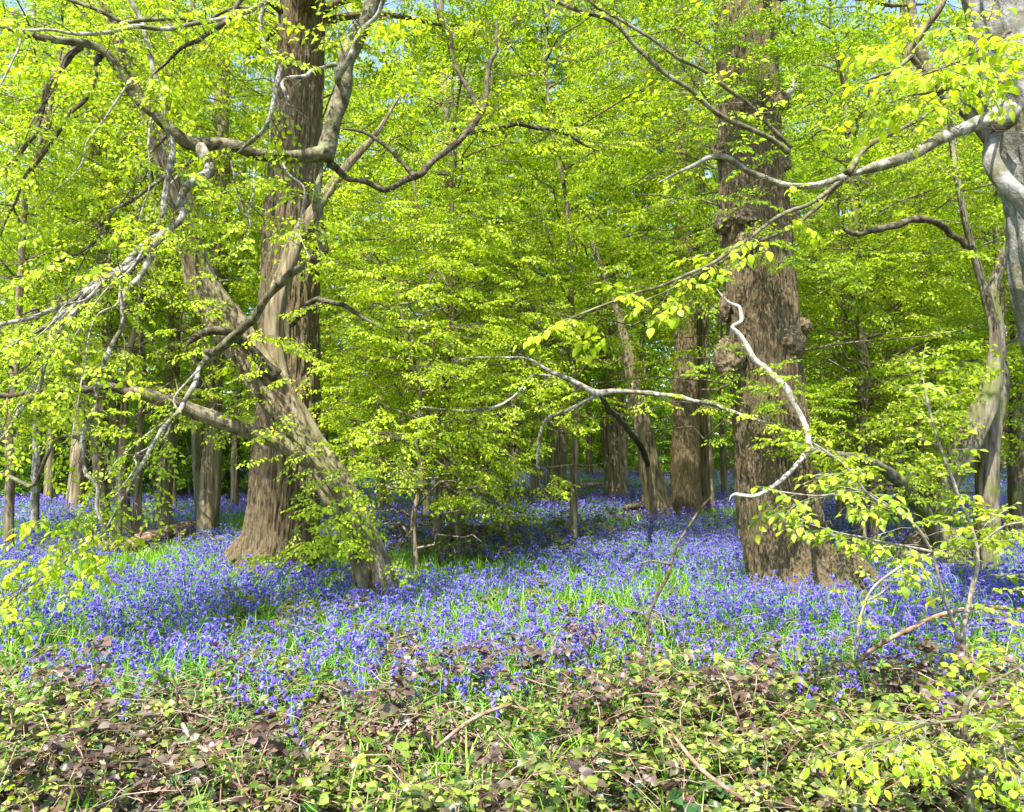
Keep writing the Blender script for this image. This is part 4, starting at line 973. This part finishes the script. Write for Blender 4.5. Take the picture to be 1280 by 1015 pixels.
# brambles: canes with their leaves, each plant its own thing
def bramble_proto(seed, leafm, canes=3, ln=.8, ht=.35, L=1., nl=9):
    rg = np.random.default_rng(seed); cm, lm = MB(), MB()
    for k in range(canes):
        a = rg.uniform(0, 6.28); l = ln * rg.uniform(.6, 1.2); h = ht * rg.uniform(.6, 1.2)
        q = np.array([[cos(a) * l * t, sin(a) * l * t, h * 4 * t * (1 - t * .82) * .9] for t in np.linspace(0, 1, 9)]) + rg.normal(0, .012, (9, 3)); q[0] = [0, 0, -.03]
        tube(cm, q, np.linspace(.004, .0015, 9), 5)
        P = []; D = []; U = []; S = []
        for j in range(nl):
            t = rg.uniform(.15, 1.); i = min(int(t * 8), 7); P.append(q[i] + (q[i+1] - q[i]) * (t * 8 - i)); b = rg.uniform(0, 6.28)
            D.append([cos(b), sin(b), rg.uniform(-.1, .5)]); U.append(np.array([0, 0, 1.]) + rg.normal(0, .35, 3)); S.append(L * rg.uniform(.6, 1.2))
        Rm = frames(np.array(D), np.array(U)) * np.array(S)[:, None, None]; wv = rg.integers(0, 8, nl)
        for i in range(8): lm.stamp(TRI[i], Rm[wv == i], np.array(P)[wv == i])
    return cm.mesh('cane', M['cane']), lm.mesh('leaves', [leafm, M['cane']])
BP = {'green': [bramble_proto(200 + k, M['brag'], 4, .75, .24, 1., 10) for k in range(5)], 'purple': [bramble_proto(210 + k, M['brap'], 3, .45, .36, 1.3, 9) for k in range(3)],
      'dark': [bramble_proto(220 + k, M['brad'], 7, .6, .34, 1.15, 12) for k in range(3)]}
def bramble(kind, p, label, group, k, sc=1.):
    o = empty('bramble', p, label, 'bramble', group, rr.uniform(0, 6.28)); o.scale = (sc,) * 3
    m = BP[kind][k % len(BP[kind])]
    link_mesh('cane', m[0], o); link_mesh('leaves', m[1], o)
for k in range(110):
    y = math.sqrt(rr.uniform(2.9**2, 5.1**2)); x = rr.uniform(-1, 1) * .7 * y
    if low_gap(np.array(x), np.array(y)) > .45: continue
    bramble('green', (x, y, float(gz(x, y))), 'green bramble with arching canes on the near bank', 'green brambles of the near bank', k, rr.uniform(.7, 1.15))
for k in range(26):
    y = math.sqrt(rr.uniform(3.1**2, 5.4**2)); x = rr.uniform(-1, 1) * .66 * y
    bramble('purple', (x, y, float(gz(x, y))), 'purple brown leaved bramble among the greener ones', 'purple leaved brambles of the near bank', k, rr.uniform(.7, 1.1))
for k, (px, py) in enumerate([(520, 690), (545, 700), (570, 685), (600, 700), (620, 680), (650, 690), (690, 668), (720, 680), (585, 665), (640, 665), (740, 662), (560, 672), (700, 690), (500, 675)]):
    bramble('dark', ground_at(px, py + 8), 'dark bramble clump in the bluebells between the two oaks', 'dark brambles between the oaks', k, 1.25)
for k, (px, py) in enumerate([(475, 775), (320, 765), (345, 790), (495, 800), (660, 760), (715, 810), (840, 790), (1010, 860), (700, 835)]):
    bramble('purple' if k in (0, 5, 8) else 'dark', ground_at(px, py + 14), 'dark leaved bramble standing up through the nearer bluebells', 'brambles among the nearer bluebells', k, .8)
for k, (px, py) in enumerate([(40, 690), (90, 700), (140, 700), (180, 695), (225, 690), (265, 700), (1090, 660), (1110, 690), (1230, 690)]):
    bramble('green', ground_at(px, py + 4), 'green bramble at the back edge of the bluebells beside a trunk', 'brambles beside the trunks', k, 1.3)

# the nearest bluebells, each its own plant
def bluebell_things():
    rg = np.random.default_rng(61); protos = []
    for k in range(5):
        v, f3, f4, m3, m4 = bluebell_tpl(rg, 0); parts = []
        for mi in (0, 1):
            b = MB(); b.add(v, None, f4[m4 == mi], 0); parts.append(b.mesh(('flower_spike', 'leaves')[mi], [M[('bell', 'bleaf')[mi]]]))
        protos.append(parts)
    spots = [(218, 845), (345, 905), (300, 915), (325, 880), (372, 870), (440, 905), (465, 900), (380, 935), (355, 955), (255, 850), (110, 850), (168, 915), (560, 905), (590, 915), (610, 880), (1015, 905), (1110, 905), (930, 870), (775, 868), (690, 860), (640, 870), (20, 830), (495, 860), (540, 850)]
    for px, py in spots:
        g = ground_at(px, py + 10)
        for j in range(int(rg.integers(2, 5))):
            x, y = g[0] + rg.normal(0, .07), g[1] + rg.normal(0, .1)
            o = empty('bluebell', (x, y, float(gz(x, y))), 'single bluebell with nodding flowers growing out among the near brambles', 'bluebell', 'stray bluebells among the near brambles', rg.uniform(0, 6.28))
            pr = protos[int(rg.integers(0, 5))]; link_mesh('flower_spike', pr[0], o); link_mesh('leaves', pr[1], o)
bluebell_things()

# ------------------------------------------------------------------ saplings, twigs, logs
def sapling(name, label, base, Y, lines, mts, kind, sc, step=.1, ln=.2, leafm='lime', seed=1, dens=.6, bare=()):
    B = foot(base, Y); o = empty(name, B, label, 'sapling'); c = Crown(np.random.default_rng(seed)); has = False
    for k, s in enumerate(lines):
        b_, P, r = branch_obj('stem' if k == 0 else 'twig', o, B, s, M[mts], 7, .03, .25, seed * 3 + k, .01)
        if k not in bare: c.along(P, .15, 1, step, ln, kind, rt=.0022, sc=sc, dens=dens); has = True
    if has: c.finish().build('foliage', [M[leafm], M['twigp'], M['twigp']], o, B)
sapling('hornbeam_sapling', 'thin pale sapling with yellow green leaves before the coppiced hornbeam', 1200, 4.9,
        [[(1203, 900, 4.9, 7), (1204, 850, 4.9, 7), (1203, 790, 4.9, 7), (1213, 745, 4.9, 6), (1222, 700, 4.9, 5), (1215, 660, 4.9, 4), (1195, 610, 4.9, 4), (1178, 560, 4.9, 3), (1163, 510, 4.9, 3), (1153, 470, 4.9, 2.5)],
         [(1198, 800, 4.9, 5), (1180, 740, 4.8, 4), (1165, 690, 4.75, 4), (1135, 650, 4.7, 4), (1090, 620, 4.65, 3), (1055, 580, 4.6, 3), (1005, 548, 4.6, 2)],
         [(1218, 690, 4.9, 3), (1250, 660, 4.8, 3), (1290, 650, 4.7, 2)], [(1165, 690, 4.75, 3), (1120, 680, 4.6, 3), (1060, 670, 4.5, 2), (1010, 655, 4.5, 2)], [(1135, 650, 4.7, 2), (1080, 615, 4.6, 2), (1020, 620, 4.5, 2), (950, 612, 4.5, 1.5)]],
        'palestem', 'big', .66, .07, .18, 'lime', 71)
sapling('hazel_sapling', 'bright yellow green leafy sapling in the lower right brambles', 1222, 3.12,
        [[(1216, 1060, 3.12, 9), (1215, 985, 3.12, 9), (1210, 950, 3.12, 8), (1203, 900, 3.12, 8), (1215, 870, 3.12, 5), (1250, 850, 3.12, 4), (1290, 820, 3.12, 3)], [(1180, 975, 3.04, 8), (1220, 968, 3.00, 8), (1265, 962, 2.96, 9), (1310, 955, 2.96, 9)],
         [(1205, 900, 3.12, 4), (1160, 905, 3.04, 3), (1110, 925, 2.96, 3), (1060, 940, 2.96, 2)], [(1240, 965, 3.00, 4), (1255, 930, 2.96, 3), (1290, 900, 2.96, 2)], [(1205, 930, 3.12, 4), (1230, 915, 3.04, 3), (1270, 905, 3.04, 2)]],
        'lichen', 'big', .52, .032, .18, 'lime', 72)
sapling('bramble_whip', 'long reddish whip lying sideways over the bluebells at the right', 1060, 5.2,
        [[(1060, 840, 5.2, 4), (1090, 812, 5.15, 5), (1130, 790, 5.1, 5), (1180, 768, 5.05, 5), (1220, 760, 5, 5), (1290, 764, 4.95, 5)], [(1130, 792, 5.1, 3), (1165, 775, 5., 2), (1190, 772, 4.9, 2)]], 'cane', 'sparse', .5, .2, .1, 'lime', 73, bare=(0, 1))
sapling('bare_sapling', 'thin bare forked twig rising from the bluebells right of the burled oak', 1068, 5.6,
        [[(1068, 850, 5.6, 4), (1070, 810, 5.6, 4), (1076, 770, 5.6, 3), (1092, 735, 5.6, 3), (1125, 708, 5.6, 3), (1170, 690, 5.6, 2)], [(1082, 752, 5.6, 2), (1100, 742, 5.6, 2), (1112, 730, 5.6, 2)], [(1074, 780, 5.6, 2), (1058, 755, 5.6, 2), (1052, 735, 5.6, 1.5)]], 'palestem', 'big', .45, .15, .1, 'lime', 74)
sapling('bare_sapling', 'dark bare crooked twig standing up from the bluebells in the middle', 815, 5.9,
        [[(814, 866, 5.9, 4), (812, 820, 5.9, 4), (808, 780, 5.9, 4), (822, 745, 5.9, 4), (838, 712, 5.9, 4), (850, 675, 5.9, 3), (866, 650, 5.9, 3), (890, 620, 5.9, 2)], [(838, 705, 5.9, 2.5), (812, 702, 5.9, 2.5), (790, 715, 5.9, 2), (770, 735, 5.9, 1.5)], [(809, 780, 5.9, 2), (800, 750, 5.9, 2), (790, 735, 5.9, 1.5)], [(812, 820, 5.9, 2), (780, 790, 5.9, 2), (750, 780, 5.9, 1.5)]], 'twig', 'big', .4, .2, .1, 'lime', 75, bare=(0, 1, 2, 3))
sapling('bare_sapling', 'small dark branching twig with few leaves in the near brambles', 740, 5.2,
        [[(744, 900, 5.2, 4), (738, 870, 5.2, 4), (742, 840, 5.2, 3), (730, 805, 5.2, 3), (720, 785, 5.2, 2)], [(738, 868, 5.2, 3), (712, 840, 5.2, 2.5), (700, 800, 5.2, 2)], [(742, 850, 5.2, 2), (760, 830, 5.2, 2), (785, 820, 5.2, 1.5)], [(738, 875, 5.2, 2), (690, 860, 5.2, 2), (660, 840, 5.2, 1.5)]], 'twig', 'big', .6, .2, .1, 'brap', 76)
sapling('bare_sapling', 'short dark upright twig among leaves at the lower left', 218, 4.6,
        [[(216, 925, 4.6, 4), (219, 890, 4.6, 4), (222, 860, 4.6, 3), (214, 838, 4.6, 2)], [(221, 870, 4.6, 2), (228, 850, 4.6, 1.5)]], 'twig', 'big', .4, .2, .1, 'lime', 77, bare=(0, 1))

print('scene done', sum(len(m.vertices) for m in bpy.data.meshes))
